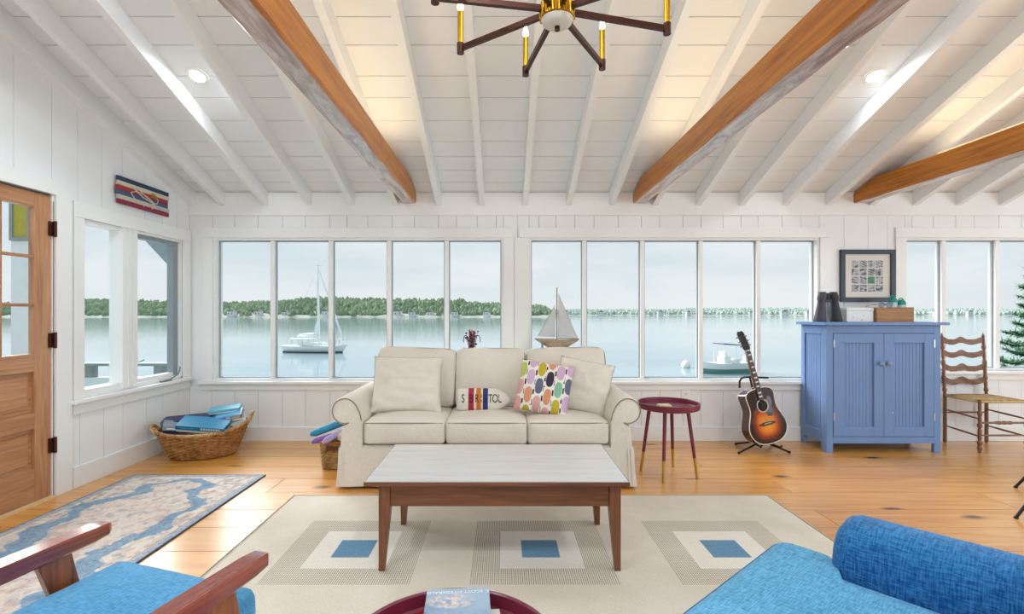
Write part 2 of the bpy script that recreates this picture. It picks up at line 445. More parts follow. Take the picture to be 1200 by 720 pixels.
s2 = [YR + 0.22 * i for i in range(20) if YR + 0.22 * i < 2.46]
for a, b in zip(s2, s2[1:] + [2.46]):
    if a < RIDGE < b: lplank(a, RIDGE, 0.02); lplank(RIDGE, b, 0.02)
    else: lplank(a, b, 0.02)
lo_s = [3.55, 3.70, 3.92, 4.12, 4.39, 4.60, 4.82, 5.0]
for a, b in zip(lo_s, lo_s[1:]): lplank(a, b, 0.02, 0.60)
lplank(3.55, 3.66, 0.605, 2.056); lplank(4.90, 5.0, 0.605, 2.056)
struct(B().box(XL, XL + 0.022, 3.625, YB, 0, 0.155).build('baseboard_left', M_trim, bevel=0.003), 'white baseboard under the casement window')

w4 = struct(thing('window_4', 'white casement window beside the wooden door', 'window', (XL, 4.3, WZ0)))
def wp(name, y0, y1, z0, z1, x0, x1, mat=None, parent=None, bev=0.002):
    return B().box(x0, x1, y0, y1, z0, z1).build(name, mat or M_trim, parent or w4, w=True, bevel=bev)
wp('casing', 3.63, 4.99, WZ1, 2.10, XL, XL + 0.02)
wp('casing', 3.63, WY0, 0.645, WZ1 - 0.001, XL, XL + 0.02); wp('casing', WY1, 4.985, 0.645, WZ1 - 0.001, XL, XL + 0.02)
wp('sill', 3.60, 4.975, 0.615, 0.645, XL - 0.05, XL + 0.05, bev=0.004)
wp('apron', 3.63, 4.975, 0.535, 0.614, XL, XL + 0.016)
wp('mullion', 4.10, 4.27, WZ0, WZ1, XL - 0.10, XL + 0.012)
wp('mullion_bead', 4.15, 4.165, WZ0, WZ1, XL + 0.0125, XL + 0.022); wp('mullion_bead', 4.205, 4.22, WZ0, WZ1, XL + 0.0125, XL + 0.022)
wp('jamb', WY0, WY0 + 0.02, WZ0, WZ1, XL - 0.13, XL - 0.001); wp('jamb', WY1 - 0.02, WY1, WZ0, WZ1, XL - 0.13, XL - 0.001)
wp('jamb', WY0 + 0.02, WY1 - 0.02, WZ1 - 0.02, WZ1, XL - 0.13, XL - 0.105); wp('jamb', WY0 + 0.02, 4.10, WZ1 - 0.03, WZ1, XL - 0.104, XL - 0.001); wp('jamb', 4.27, WY1 - 0.02, WZ1 - 0.02, WZ1, XL - 0.104, XL - 0.001)
wp('jamb', WY0 + 0.02, 4.10, WZ0 - 0.014, WZ0 + 0.045, XL - 0.104, XL - 0.001); wp('jamb', 4.27, WY1 - 0.02, WZ0 - 0.014, WZ0 + 0.02, XL - 0.104, XL - 0.001); wp('jamb', 4.10, 4.27, WZ0 - 0.014, WZ0 - 0.001, XL - 0.104, XL - 0.001)
M_sash = plain('grey_sash_gasket', '8d979b', 0.5, var=0.02)
sash = wp('sash', 4.79, WY1 - 0.021, WZ0 + 0.021, WZ1 - 0.021, XL - 0.09, XL - 0.03, M_sash)
for a in ((4.271, 4.30, WZ0 + 0.021, WZ1 - 0.021), (4.30, 4.79, WZ0 + 0.021, WZ0 + 0.05), (4.30, 4.79, WZ1 - 0.055, WZ1 - 0.021)):
    wp('sash_rail', *a, XL - 0.09, XL - 0.03, M_sash if a[2] > 1.5 else M_trim, sash)
wp('pane', WY0 + 0.02, 4.10, WZ0 + 0.045, WZ1 - 0.03, XL - 0.07, XL - 0.066, M_glass, bev=0)
wp('pane', 4.30, 4.79, WZ0 + 0.05, WZ1 - 0.055, XL - 0.062, XL - 0.058, M_glass, bev=0)
cr = B().box(XL + 0.005, XL + 0.035, 4.55, 4.68, 0.646, 0.664).build('crank_base', M_steel, w4, w=True, bevel=0.003)
B().tube([(XL + 0.02, 4.66, 0.66), (XL + 0.035, 4.70, 0.675), (XL + 0.04, 4.76, 0.70), (XL + 0.035, 4.79, 0.735), (XL + 0.03, 4.80, 0.76)], [0.008, 0.007, 0.006, 0.006, 0.008], 8).build('crank_handle', M_steel, cr, smooth=60, w=True)
B().tube([(XL + 0.0, 4.285, 0.86), (XL + 0.02, 4.30, 0.865), (XL + 0.03, 4.32, 0.875)], 0.006, 6).build('sash_lock', M_steel, w4, smooth=60, w=True)

dr = struct(thing('door_1', 'natural wood half-glazed door with three hinges', 'door', (XL, 3.0, 0)))
def dp(name, y0, y1, z0, z1, x0=XL - 0.055, x1=XL - 0.010, mat=None, parent=None, bev=0.003):
    return B().box(x0, x1, y0, y1, z0, z1).build(name, mat or M_door, parent or dr, w=True, bevel=bev)
G0 = 2.69; G1 = 3.355
dp('stile', G1, DY1 - 0.004, 0.012, DZ - 0.006); dp('stile', DY0 + 0.004, G0, 0.012, DZ - 0.006)
for z0, z1 in ((1.99, DZ - 0.006), (0.885, 1.005), (0.50, 0.605), (0.012, 0.232)): dp('rail', G0, G1, z0, z1, mat=M_doorh)
for z in (1.345 - 0.012, 1.66): dp('muntin', G0, G1, z - 0.011, z + 0.011, XL - 0.045, XL - 0.018, M_doorh)
for yv in (2.912, 3.133): dp('muntin', yv - 0.011, yv + 0.011, 1.005, 1.99, XL - 0.0455, XL - 0.0175, M_door)
cols = [(G0, 2.901), (2.923, 3.122), (3.144, G1)]; rows = [(1.005, 1.322), (1.344, 1.649), (1.671, 1.99)]
for a, b in cols:
    for c, d in rows: dp('pane', a, b, c, d, XL - 0.036, XL - 0.032, M_glass, bev=0)
for z0, z1 in ((0.605, 0.885), (0.232, 0.50)):
    p = dp('panel', G0, G1, z0, z1, XL - 0.046, XL - 0.034, M_doorh, bev=0)
    dp('raised_field', G0 + 0.03, G1 - 0.03, z0 + 0.03, z1 - 0.03, XL - 0.034, XL - 0.028, M_doorh, p, 0.004)
for z in (0.36, 1.09, 1.865):
    h_ = B().cyl((XL + 0.012, DY1 + 0.004, z - 0.055), (XL + 0.012, DY1 + 0.004, z + 0.055), 0.011, n=10).build('hinge', M_bronze, dr, smooth=40, w=True)
    B().box(XL - 0.009, XL + 0.004, DY1 - 0.028, DY1 + 0.004, z - 0.05, z + 0.05).build('hinge_leaf', M_bronze, h_, w=True)
B().box(XL, XL + 0.02, DY1 + 0.006, 3.615, 0, 2.20).build('casing', M_trim, dr, w=True, bevel=0.002)
B().box(XL, XL + 0.02, DY0 - 0.13, DY0 - 0.006, 0, 2.20).build('casing', M_trim, dr, w=True, bevel=0.002)
B().box(XL, XL + 0.02, DY0 - 0.006, DY1 + 0.006, DZ + 0.004, 2.20).build('casing', M_trim, dr, w=True, bevel=0.002)
for a, b in ((DY0 - 0.002, DY0 + 0.002), (DY1 - 0.002, DY1 + 0.002)): B().box(XL - 0.14, XL - 0.001, a, b, 0.01, DZ).build('jamb', M_trim, dr, w=True)
M_thr = wood('threshold_oak', 'd9b98a', 'e6caa0', 'bd9562', 1, 1.0, 0.4)
B().box(XL - 0.14, XL + 0.03, DY0, DY1, 0.0005, 0.011).build('threshold', M_thr, dr, w=True)
B().cyl((XL - 0.01, 2.62, 0.95), (XL + 0.04, 2.62, 0.95), 0.012, n=12).ball((XL + 0.055, 2.62, 0.95), 0.026).build('knob', M_bronze, dr, smooth=50, w=True)

# ---- rear and right walls (behind the lens) with window openings
rw = B()
for a, b, z0, z1 in ((XL - 0.15, -2.4, 0, ZE), (5.8, XR + 0.15, 0, ZE), (-2.4, 5.8, 0, 0.5), (-2.4, 5.8, 2.3, ZE)): rw.box(a, b, YR - 0.15, YR, z0, z1)
struct(rw.build('wall_rear', M_white), 'white rear wall with a long window opening')
rw = B()
for a, b in ((YR, -1.0), (4.4, YB + 0.012)): 
    rw.prism([(a, -0.1), (b, -0.1), (b, cz(b)), (a, cz(a))], 0, XR, XR + 0.15)
rw.prism([(-1.0, 2.3), (4.4, 2.3), (4.4, cz(4.4)), (RIDGE, cz(RIDGE)), (-1.0, cz(-1.0))], 0, XR, XR + 0.15).box(XR, XR + 0.15, -1.0, 4.4, -0.1, 0.5)
struct(rw.build('wall_right', M_white), 'white gable wall with a long window opening')

# ---- exposed timber beams
def under_mat():  # pale window reflection painted into the colour, over mottled worn streaks
    g = G('beam_underside_sheen', 'b79f92', 0.35, 0, 0.5, Coat_Weight=0.8, Coat_Roughness=0.25); v = g.co()
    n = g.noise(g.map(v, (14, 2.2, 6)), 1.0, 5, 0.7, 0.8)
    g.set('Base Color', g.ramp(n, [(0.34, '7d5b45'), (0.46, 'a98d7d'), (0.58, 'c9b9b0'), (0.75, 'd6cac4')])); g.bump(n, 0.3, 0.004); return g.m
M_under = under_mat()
def ceiling_beam(x0, x1, label, seed):
    rr = random.Random(seed)
    t = thing('ceiling_beam', label, 'beam', ((x0 + x1) / 2, 2.0, 2.374), group='exposed timber beams')
    rings = []; n = 70; y0 = YR + 0.01; y1 = YB - 0.024
    for i in range(n + 1):
        yy = y0 + (y1 - y0) * i / n
        zt = min(2.565, cz(yy) - 0.012)
        d1 = 0.010 * mnoise.noise(Vector((yy * 2.3, seed, 0))); d2 = 0.012 * mnoise.noise(Vector((yy * 3.1, seed + 9, 0))); d3 = 0.006 * mnoise.noise(Vector((yy * 5, seed + 4, 0)))
        c = 0.012
        rings.append([Vector(p) for p in ((x0 + c + d1, yy, 2.374 + d3), (x1 - c + d2, yy, 2.374 + d3), (x1 + d2 * .3, yy, 2.374 + c), (x1, yy, zt - c), (x1 - c, yy, zt), (x0 + c, yy, zt), (x0, yy, zt - c), (x0 + d1 * .3, yy, 2.374 + c))])
    tb_ = B().ring_loft(rings).build('timber', M_beam, t, smooth=35, w=True)
    B().ring_loft([[r_[0] + Vector((.004, 0, -.0006)), r_[1] + Vector((-.004, 0, -.0006)), r_[1] + Vector((-.004, 0, .002)), r_[0] + Vector((.004, 0, .002))] for r_ in rings]).build('underside_sheen', M_under, tb_, smooth=35, w=True)
    return t
ceiling_beam(-1.01, -0.87, 'honey-stained timber ceiling beam over the white sofa, left of the chandelier', 1)
ceiling_beam(1.29, 1.43, 'honey-stained timber ceiling beam between the chandelier and the cabinet', 2)
ceiling_beam(3.49, 3.63, 'honey-stained timber ceiling beam ending above the framed picture', 3)
# uplights lying on the beams
M_ledbar = plain('aluminium_led_channel', 'c9c9c6', 0.4, 0.8)
M_led = emis('warm_led', 'ffd9a0', 6)
for x, sd, lab in ((-0.94, 1, 'slim warm uplight strip on the beam over the white sofa'), (1.36, -1, 'slim warm uplight strip on the beam beside the chandelier'), (3.56, -1, 'slim warm uplight strip on the beam over the picture')):
    t = thing('uplight_strip', lab, 'light', (x, 3.2, 2.566), group='uplights on the beams')
    B().box(x - 0.02, x + 0.02, 2.3, 4.1, 2.5655, 2.578).build('channel', M_ledbar, t, w=True)
    B().box(x - 0.013, x + 0.013, 2.32, 4.08, 2.578, 2.583).build('diffuser', M_led, t, w=True)
    l = add_light('uplight_glow', 'AREA', (x, 3.2, 2.60), Euler((R(180), R(20 * sd), 0)), 1.7, (1.0, 0.80, 0.50), shape='RECTANGLE', size=0.05, size_y=1.8)

# ---- recessed ceiling lights: two in view, the others added unseen as room fill
M_can = plain('downlight_trim', 'f4f1e6', 0.4, var=0.0)
M_bulb = emis('downlight_lens', 'fff0c8', 9)
nrm = Vector((0, SL, 1)).normalized()       # ceiling plane normal (front slope)
for x, yy, lab, pw in ((-2.19, 3.573, 'round recessed ceiling light above the striped wall art', 8), (2.657, 3.573, 'round recessed ceiling light above the blue cabinet', 8), (5.03, 3.573, 'added unseen ceiling light above the ladder-back chair', 6),
                   (-1.98, 2.25, 'added unseen ceiling light above the runner rug', 24), (2.657, 2.25, 'added unseen ceiling light above the black metal chair legs', 13), (5.03, 2.25, 'added unseen ceiling light by the gable wall window', 9),
                   (-1.76, 0.5, 'added unseen ceiling light above the lounge chair', 30), (0.40, 0.2, 'added unseen ceiling light above the camera spot', 28), (2.657, 0.5, 'added unseen ceiling light behind the blue armchair', 23), (5.03, 0.5, 'added unseen ceiling light at the rear gable corner', 18)):
    z = cz(yy); tl = -math.atan(SL) if yy > RIDGE else math.atan(SL)
    t = thing('recessed_light', lab, 'light', (x, yy, z), (tl, 0, 0), group='recessed ceiling lights')
    B().lathe([(0.05, -0.002), (0.052, -0.010), (0.072, -0.008), (0.076, -0.001)], n=32).build('trim_ring', M_can, t, smooth=50)
    B().lathe([(0.0001, -0.004), (0.05, -0.004), (0.05, -0.002), (0.0001, -0.002)], n=32).build('lens', M_bulb, t)
    add_light('recessed_glow', 'AREA', (x, yy, z - 0.014), Euler((tl * .5, 0, 0)), pw, (0.82, 0.93, 1.0), shape='DISK', size=0.10)
# ================================================================== OUTSIDE
WZ = -3.92
def water_mat():
    g = G('sea_water', '6f9298', 0.06, 0, 0.5); v = g.co()
    n = g.noise(g.map(v, (0.35, 1.0, 1)), 0.9, 4, 0.6); n2 = g.noise(g.map(v, (0.04, 0.10, 1)), 0.6, 3)
    g.set('Base Color', g.ramp(n2, [(0.3, '82999f'), (0.7, 'a3b4b8')]))
    g.set('IOR', 1.33)
    g.bump(g.ma('ADD', n, g.ma('MULTIPLY', n2, 0.5)), 0.30, 0.05); return g.m
struct(B().add([(-5000, 6.2, WZ), (5000, 6.2, WZ), (5000, 5000, WZ), (-5000, 5000, WZ)], [(0, 1, 2, 3)]).build('water', water_mat()), 'calm pale harbour water outside the windows')

def foliage(name, a, b, c):
    g = G(name, a, 0.9, 0, 0.1); v = g.co(); n = g.noise(v, 0.045, 6, 0.8)
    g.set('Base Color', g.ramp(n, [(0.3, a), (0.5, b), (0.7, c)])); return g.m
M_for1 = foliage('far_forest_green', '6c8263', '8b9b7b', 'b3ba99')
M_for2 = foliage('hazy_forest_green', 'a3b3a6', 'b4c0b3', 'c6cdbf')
M_shore = plain('pale_shore_rock', 'c9c3b4', 0.9, var=0.15, scale=0.05)
hs = [(-330, 604, 9, 5), (-300, 610, 8, 5), (-268, 612, 7, 4), (-215, 606, 9, 5), (-130, 610, 10, 5), (-112, 606, 7, 4), (-90, 612, 8, 4), (-60, 606, 8, 4), (-20, 600, 7, 4),
      (130, 1046, 12, 6), (170, 1050, 10, 5), (205, 1046, 12, 5), (330, 1048, 11, 6), (390, 1050, 10, 5), (520, 1046, 11, 5), (590, 1052, 14, 6), (640, 1050, 13, 6), (900, 1046, 12, 6), (980, 1052, 10, 6)]
def shore(yc, x0, x1, hfun, depth, mat, nm_, label, n_tree, seed, th):
    rr = random.Random(seed)
    # sloping land body
    n = 60; r1, r2, r3, r4 = [], [], [], []
    for i in range(n + 1):
        x = x0 + (x1 - x0) * i / n; dy = 25 * mnoise.noise(Vector((x * 0.004, seed, 0)))
        h = hfun(x)
        r1.append((x, yc + dy, WZ - 1)); r2.append((x, yc + dy + 4, WZ + 1.6)); r3.append((x, yc + dy + depth * .5, WZ + h * 0.45)); r4.append((x, yc + dy + depth, WZ + h * 0.72))
    vs = r1 + r2 + r3 + r4; m = n + 1; fs = [(k * m + i, k * m + i + 1, (k + 1) * m + i + 1, (k + 1) * m + i) for k in range(3) for i in range(n)]
    land = struct(B().add(vs, fs).build('land', M_shore, smooth=60), label + ', rocky shore strip')
    b = B()
    for i in range(n_tree):
        u = rr.random(); x = x0 + (x1 - x0) * rr.random(); dy = 25 * mnoise.noise(Vector((x * 0.004, seed, 0)))
        yy = yc + dy + 6 + (depth - 6) * u; h = hfun(x)
        gz = WZ + (h * 0.45 * (u / .5) if u < .5 else h * (0.45 + 0.27 * (u - .5) / .5))
        t = th * rr.uniform(0.7, 1.15); w_ = t * rr.uniform(0.30, 0.55)
        kx = 6; prof = [(0.5, 0.0), (1.0, 0.28), (0.85, 0.6), (0.45, 0.85), (0.03, 1.0)] if rr.random() < 0.6 else [(0.9, 0.0), (1.0, 0.15), (0.6, 0.5), (0.3, 0.8), (0.02, 1.05)]
        a0 = rr.random()
        if any(abs(x - q[0]) < q[2] * .5 + w_ + 2 and abs(yy - q[1]) < 26 for q in hs if abs(q[1] - yc) < 60 and yy < q[1] + 8 + dy): continue
        rings = [[Vector((x + w_ * p * math.cos(a0 + 6.283 * q / kx), yy + w_ * p * math.sin(a0 + 6.283 * q / kx), gz + t * z)) for q in range(kx)] for p, z in prof]
        b.ring_loft(rings, cap=False)
    o = b.build(nm_, mat, smooth=80); o['kind'] = 'stuff'; o['label'] = label
hL = lambda x: 24 + 6 * mnoise.noise(Vector((x * 0.006, 3, 0))) + (5 if -300 < x < -60 else 0) - max(0, (x + 60) * 0.09 if x > -60 else 0)
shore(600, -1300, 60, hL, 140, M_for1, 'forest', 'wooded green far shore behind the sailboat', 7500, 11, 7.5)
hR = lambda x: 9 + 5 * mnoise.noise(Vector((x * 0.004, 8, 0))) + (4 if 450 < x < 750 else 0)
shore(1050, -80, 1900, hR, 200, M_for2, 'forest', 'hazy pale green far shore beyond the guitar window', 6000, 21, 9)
# far white houses at the water's edge
M_house = plain('house_white', 'e9e6de', 0.8, var=0.02); M_hroof = plain('house_roof_grey', '8f8c88', 0.8); M_hwin = plain('house_window_dark', '5a646b', 0.3)
def house(x, y, w_, h, label, zb=2.0):
    t = thing('house', label, 'house', (x, y, WZ + zb), random.uniform(-.4, .4), group='tiny houses on the far shore')
    B().box(-w_ / 2, w_ / 2, -3, 3, -2, h).build('wall', M_house, t)
    B().prism([(-w_ / 2 - .4, h), (w_ / 2 + .4, h), (0, h + w_ * 0.35)], 1, -3.3, 3.3).build('roof', M_hroof, t)
    for k in (-0.25, 0.25): B().box(k * w_ - .6, k * w_ + .6, -3.08, -3.0, h * .35, h * .7).build('window', M_hwin, t)
HL = {-330: 'tiny white shore house in the outermost pane beside the corner', -300: 'tiny white shore house just before the first window mullion', -268: 'tiny white shore house over the stern of the yacht',
      -215: 'tiny white shore house by the yacht mast', -130: 'tiny white shore house just past the third mullion, widest of its trio', -112: 'tiny white shore house in the middle of the trio in the fourth pane',
      -90: 'tiny white shore house ending the trio by the fourth mullion', -60: 'tiny white shore house beside the pink flowers', -20: 'tiny white shore house near the white pier between windows',
      130: 'tiny pale far house just past the model sailboat', 170: 'tiny pale far house by the first mullion of the second bank', 205: 'tiny pale far house in the second pane of the second bank',
      330: 'tiny pale far house above the burgundy table', 390: 'tiny pale far house above the mooring buoy', 520: 'tiny pale far house over the guitar headstock', 590: 'largest tiny pale far house, between guitar and cabinet',
      640: 'tiny pale far house beside the binoculars', 900: 'tiny pale far house in the pane beside the framed picture', 980: 'tiny pale far house over the ladder-back chair'}
for x, y, w_, h in hs:
    dy = 25 * mnoise.noise(Vector((x * 0.004, 11 if y < 900 else 21, 0)))
    house(x, y + dy, w_, h, HL[x])

# ---- moored sailing yacht
def yacht():
    Yb = 66.0; k = Yb / 585
    X = lambda px: (px - 590) * k
    t = thing('sailing_yacht', 'white sailing yacht moored on the water outside the window bank', 'sailboat', (X(370), Yb, WZ), R(-8))
    M_h = plain('yacht_white_gelcoat', 'fbfaf6', 0.25, var=0.02); M_hd = plain('yacht_boot_stripe', '46545a', 0.4)
    Lh = 4.45
    def sec(u, z0, z1, wm):
        # u -1 stern .. 1 bow
        b_ = wm * (1 - max(0, u) ** 2.2) * (1 - 0.35 * max(0, -u) ** 3)
        return b_
    def hull(za, zb, ov):
        rings = []
        for i in range(25):
            u = -1 + 2 * i / 24; b_ = max(0.03, sec(u, 0, 0, 1.35)); x = u * Lh
            sheer = 0.80 + 0.30 * max(0, u) ** 2 + 0.10 * max(0, -u) ** 2
            pts = []
            for f, wv, xo in ((za, 0.72, -0.10), ((za + zb) / 2, 0.92, -0.04), (zb, 1.0, 0.0)):
                zz = f * sheer; ext = 1 + xo * (1 - f) * 0; xx = x * (1 - 0.16 * (1 - f) * (u > 0)) * (1 - 0.06 * (1 - f) * (u < 0))
                pts.append((xx, b_ * wv, zz))
            rings.append([Vector((p[0], -p[1], p[2])) for p in pts[::-1]] + [Vector(p) for p in pts])
        return B().ring_loft(rings)
    hull(0.16, 1.0, 0).build('hull', M_h, t, smooth=50)
    hull(-0.35, 0.16, 0).build('waterline_stripe', M_hd, t, smooth=50)
    B().rbox((-0.6, 0, 1.12), (1.9, 0.75, 0.22), 0.12, 6).build('cabin', M_h, t, smooth=60)
    d = B(); 
    for s_ in (-1, 1): d.cyl((-1.4, .8 * s_, 1.1), (-1.5, .8 * s_, 1.72), 0.03, n=6).cyl((-2.9, .8 * s_, 1.0), (-2.9, .8 * s_, 1.72), 0.03, n=6)
    d.build('bimini_post', M_steel, t)
    B().rbox((-1.75, 0, 1.78), (1.35, 0.95, 0.06), 0.05, 4).build('bimini', M_h, t, smooth=60)
    B().cyl((0.45, 0, 1.0), (0.30, 0, 11.6), 0.17, 0.13, n=10).build('mast', M_h, t, smooth=60)
    B().cyl((0.42, 0, 2.1), (-2.6, 0, 2.15), 0.07, n=8).build('boom', M_h, t, smooth=60)
    B().tube([(0.2, 0, 2.35), (-1.2, 0, 2.3), (-2.4, 0, 2.25)], [0.26, 0.22, 0.1], 8).build('furled_mainsail', M_h, t, smooth=60)
    B().prism([(-0.45, 2.3), (0.30, 2.3), (0.32, 4.6), (0.2, 4.2)], 1, -0.04, 0.04).build('sail_wedge', M_h, t)
    B().tube([(0.34, 0, 11.1), (2.2, 0, 6.3), (3.9, 0, 1.5)], [0.07, 0.14, 0.12], 8).build('furled_jib', M_h, t, smooth=60)
    B().cyl((0.28, 0, 11.4), (-4.2, 0, 1.1), 0.012, n=4).build('backstay', M_steel, t)
    for s_ in (-1, 1): B().cyl((0.3, 0, 10.5), (0.35, 1.2 * s_, 1.0), 0.012, n=4).build('shroud', M_steel, t)
    B().tube([(3.0, -.5, 1.0), (3.1, -.45, 1.7), (4.1, -.12, 1.75), (4.1, .12, 1.75), (3.1, .45, 1.7), (3.0, .5, 1.0)], 0.025, 6).build('pulpit_rail', M_steel, t)
    B().box(0.0, 0.6, -0.5, 0.5, 11.45, 11.5).build('spreader', M_h, t)
yacht()
def motorboat():
    Yb = 43.5; k = Yb / 585
    t = thing('motorboat', 'small white motorboat with outboard moored behind the guitar', 'motorboat', ((846 - 590) * k, Yb, WZ), R(12))
    M_h = plain('motorboat_white', 'f1f0eb', 0.3, var=0.02); M_g = plain('motorboat_green_stripe', '6f9a8e', 0.4, var=0.02)
    def hull(za, zb, e):
        rings = []
        for i in range(17):
            u = -1 + 2 * i / 16; b_ = max(0.03, 0.95 * (1 - max(0, -u) ** 2.4)); sh = 0.85 + 0.3 * max(0, -u) ** 2
            pts = [(u * 2.5 * (1 - 0.14 * (1 - f) * (u < 0)), b_ * (0.7 + 0.3 * f) * e, f * sh) for f in (za, (za + zb) / 2, zb)]
            rings.append([Vector((p[0], -p[1], p[2])) for p in pts[::-1]] + [Vector(p) for p in pts])
        return B().ring_loft(rings)
    hull(0.42, 1.0, 1.0).build('hull', M_h, t, smooth=50); hull(-0.3, 0.42, 1.0).build('lower_hull', M_g, t, smooth=50)
    B().rbox((0.2, 0, 1.1), (0.35, 0.5, 0.32), 0.08, 5).build('console', M_h, t, smooth=60)
    B().prism([(0.0, 1.35), (0.25, 1.35), (0.05, 1.85), (0.0, 1.85)], 1, -0.45, 0.45).build('windscreen', M_h, t)
    B().rbox((1.1, 0, 1.0), (0.3, 0.6, 0.2), 0.08, 5).build('seat', M_h, t, smooth=60)
    ob = B().rbox((2.45, 0, 1.05), (0.28, 0.25, 0.38), 0.12, 5).build('outboard_cowl', M_h, t, smooth=60)
    B().box(2.42, 2.6, -0.08, 0.08, -0.2, 0.75).build('outboard_leg', M_h, ob)
    p = B()
    for s_ in (-.7, .7): p.cyl((-0.3, s_, 0.8), (-0.3, s_, 2.52), 0.018, n=6).cyl((0.9, s_, 0.8), (0.9, s_, 2.42), 0.018, n=6)
    p.build('top_post', M_h, t)
    B().rbox((0.3, 0, 2.5), (0.85, 0.8, 0.05), 0.04, 4, M=Matrix.Rotation(R(4), 4, 'Y')).build('canopy', plain('navy_canvas_top', '54565f', 0.8), t, smooth=60)
motorboat()
t = tag(B().ball((0, 0, 0.25), 0.42, 16, 10).cyl((0, 0, .6), (0, 0, .85), 0.05, n=8).build('mooring_buoy', plain('buoy_white', 'f3f1ea', 0.4), smooth=60, loc=((804 - 590) * 47.5 / 585, 47.5, WZ)), 'round white mooring buoy floating beyond the burgundy table', 'buoy')

# ---- spruce beyond the right-hand panes
def spruce():
    x0, y0 = 10.05, 9.3; rr = random.Random(4)
    t = thing('spruce_tree', 'dark green spruce outside the window beside the ladder-back chair', 'tree', (x0, y0, -2.6))
    B().tube([(0, 0, 0), (0.02, 0, 2), (0, 0, 4.9)], [0.12, 0.08, 0.01], 8).build('trunk', plain('spruce_bark', '6b5646', 0.9, var=0.2), t, smooth=60)
    gm = G('spruce_needles', '3f6b4a', 0.7, 0, 0.2); gm.set('Base Color', gm.ramp(gm.noise(gm.co(), 9, 2), [(0.3, '5a8a68'), (0.7, '93b594')]))
    br = B(); nb = B(); lay = 0
    z = 1.6
    while z < 4.75:
        ln = 0.12 + (4.9 - z) * 0.30
        for k in range(7):
            a = k * 6.283 / 7 + lay * 0.45 + rr.uniform(-.15, .15); L_ = ln * rr.uniform(.8, 1.1)
            pts = [Vector((math.cos(a) * L_ * u, math.sin(a) * L_ * u, z - 0.14 * L_ * math.sin(u * 2.6) + 0.08 * u)) for u in (0, .33, .66, 1)]
            br.tube(pts, [0.012, 0.009, 0.006, 0.003], 4)
            m_ = int(16 + L_ * 70)
            for i in range(m_):
                u = 0.12 + 0.88 * i / m_; j = min(2, int(u * 3)); f = u * 3 - j; p = pts[j].lerp(pts[j + 1], f)
                for q in range(5):
                    d = Vector((math.cos(a) * .7, math.sin(a) * .7, 0)) + Vector((rr.uniform(-1, 1), rr.uniform(-1, 1), rr.uniform(-.35, .6)))
                    d.normalize(); ln2 = rr.uniform(.06, .14); e = d.cross(Vector((0, 0, 1))).normalized() * 0.016
                    nb.add([p - e, p + e, p + d * ln2 + e * .3, p + d * ln2 - e * .3], [(0, 1, 2, 3)])
        z += 0.17; lay += 1
    br.build('branches', plain('spruce_twig', '6a5a45', 0.9), t)['kind'] = 'stuff'
    o = nb.build('needles', gm.m, t); o['kind'] = 'stuff'
spruce()

# ---- side deck outside the door and casement
M_grey = plain('weathered_grey_wood', '9aa3a1', 0.7, var=0.1, scale=6); M_pale = plain('white_deck_paint', 'e9eef0', 0.6, var=0.02)
struct(B().box(-8.0, XL - 0.30, 1.0, 6.9, -0.40, -0.25).build('deck', M_grey), 'grey timber side deck outside the door')
t = thing('deck_railing', 'grey and white railing outside the casement window', 'railing', (-6.0, 6.7, -0.25))
B().box(-8.0, -4.15, 6.62, 6.78, 0.575, 0.61).build('cap_rail', M_grey, t, w=True)
for i in range(9): B().box(-7.95 + .47 * i, -7.83 + .47 * i, 6.65, 6.75, 0.42, 0.574).build('post', M_grey, t, w=True)
for i in range(4): B().box(-8.0, -4.15, 6.66, 6.74, -0.25 + 0.18 * i + 0.004, -0.25 + 0.18 * (i + 1) - (0.05 if i == 3 else 0)).build('board', M_pale, t, w=True)
t = thing('porch_screen', 'white porch screen with a yellow upper panel outside the door', 'screen', (-4.2, 4.5, -0.25))
B().box(-4.44, -3.98, 4.5, 4.56, -0.25, 2.6).build('screen_board', M_pale, t, w=True)
fr_ = B().box(-4.43, -4.40, 4.47, 4.499, 1.93, 2.30).box(-4.27, -4.24, 4.47, 4.499, 1.93, 2.30).box(-4.40, -4.27, 4.47, 4.499, 1.93, 1.96).box(-4.40, -4.27, 4.47, 4.499, 2.27, 2.30).build('panel_frame', M_grey, t, w=True)
B().box(-4.40, -4.27, 4.48, 4.499, 1.96, 2.27).build('yellow_panel', plain('mustard_paint', 'b9ae45', 0.6), t, w=True)
t = thing('eave_brace', 'dark grey diagonal timber brace under the eave outside the casement', 'brace', (-3.75, 5.55, 2.0))
B().prism([(-4.25, 2.40), (-3.52, 1.62), (-3.52, 1.95), (-3.93, 2.40)], 1, 5.5, 5.58).build('diagonal', plain('dark_teal_timber', '8fa0a4', 0.7), t, w=True)
B().box(-3.52, -3.40, 5.48, 5.60, -0.25, 2.40).build('post', plain('dark_teal_post', '8fa0a4', 0.7), t, w=True)
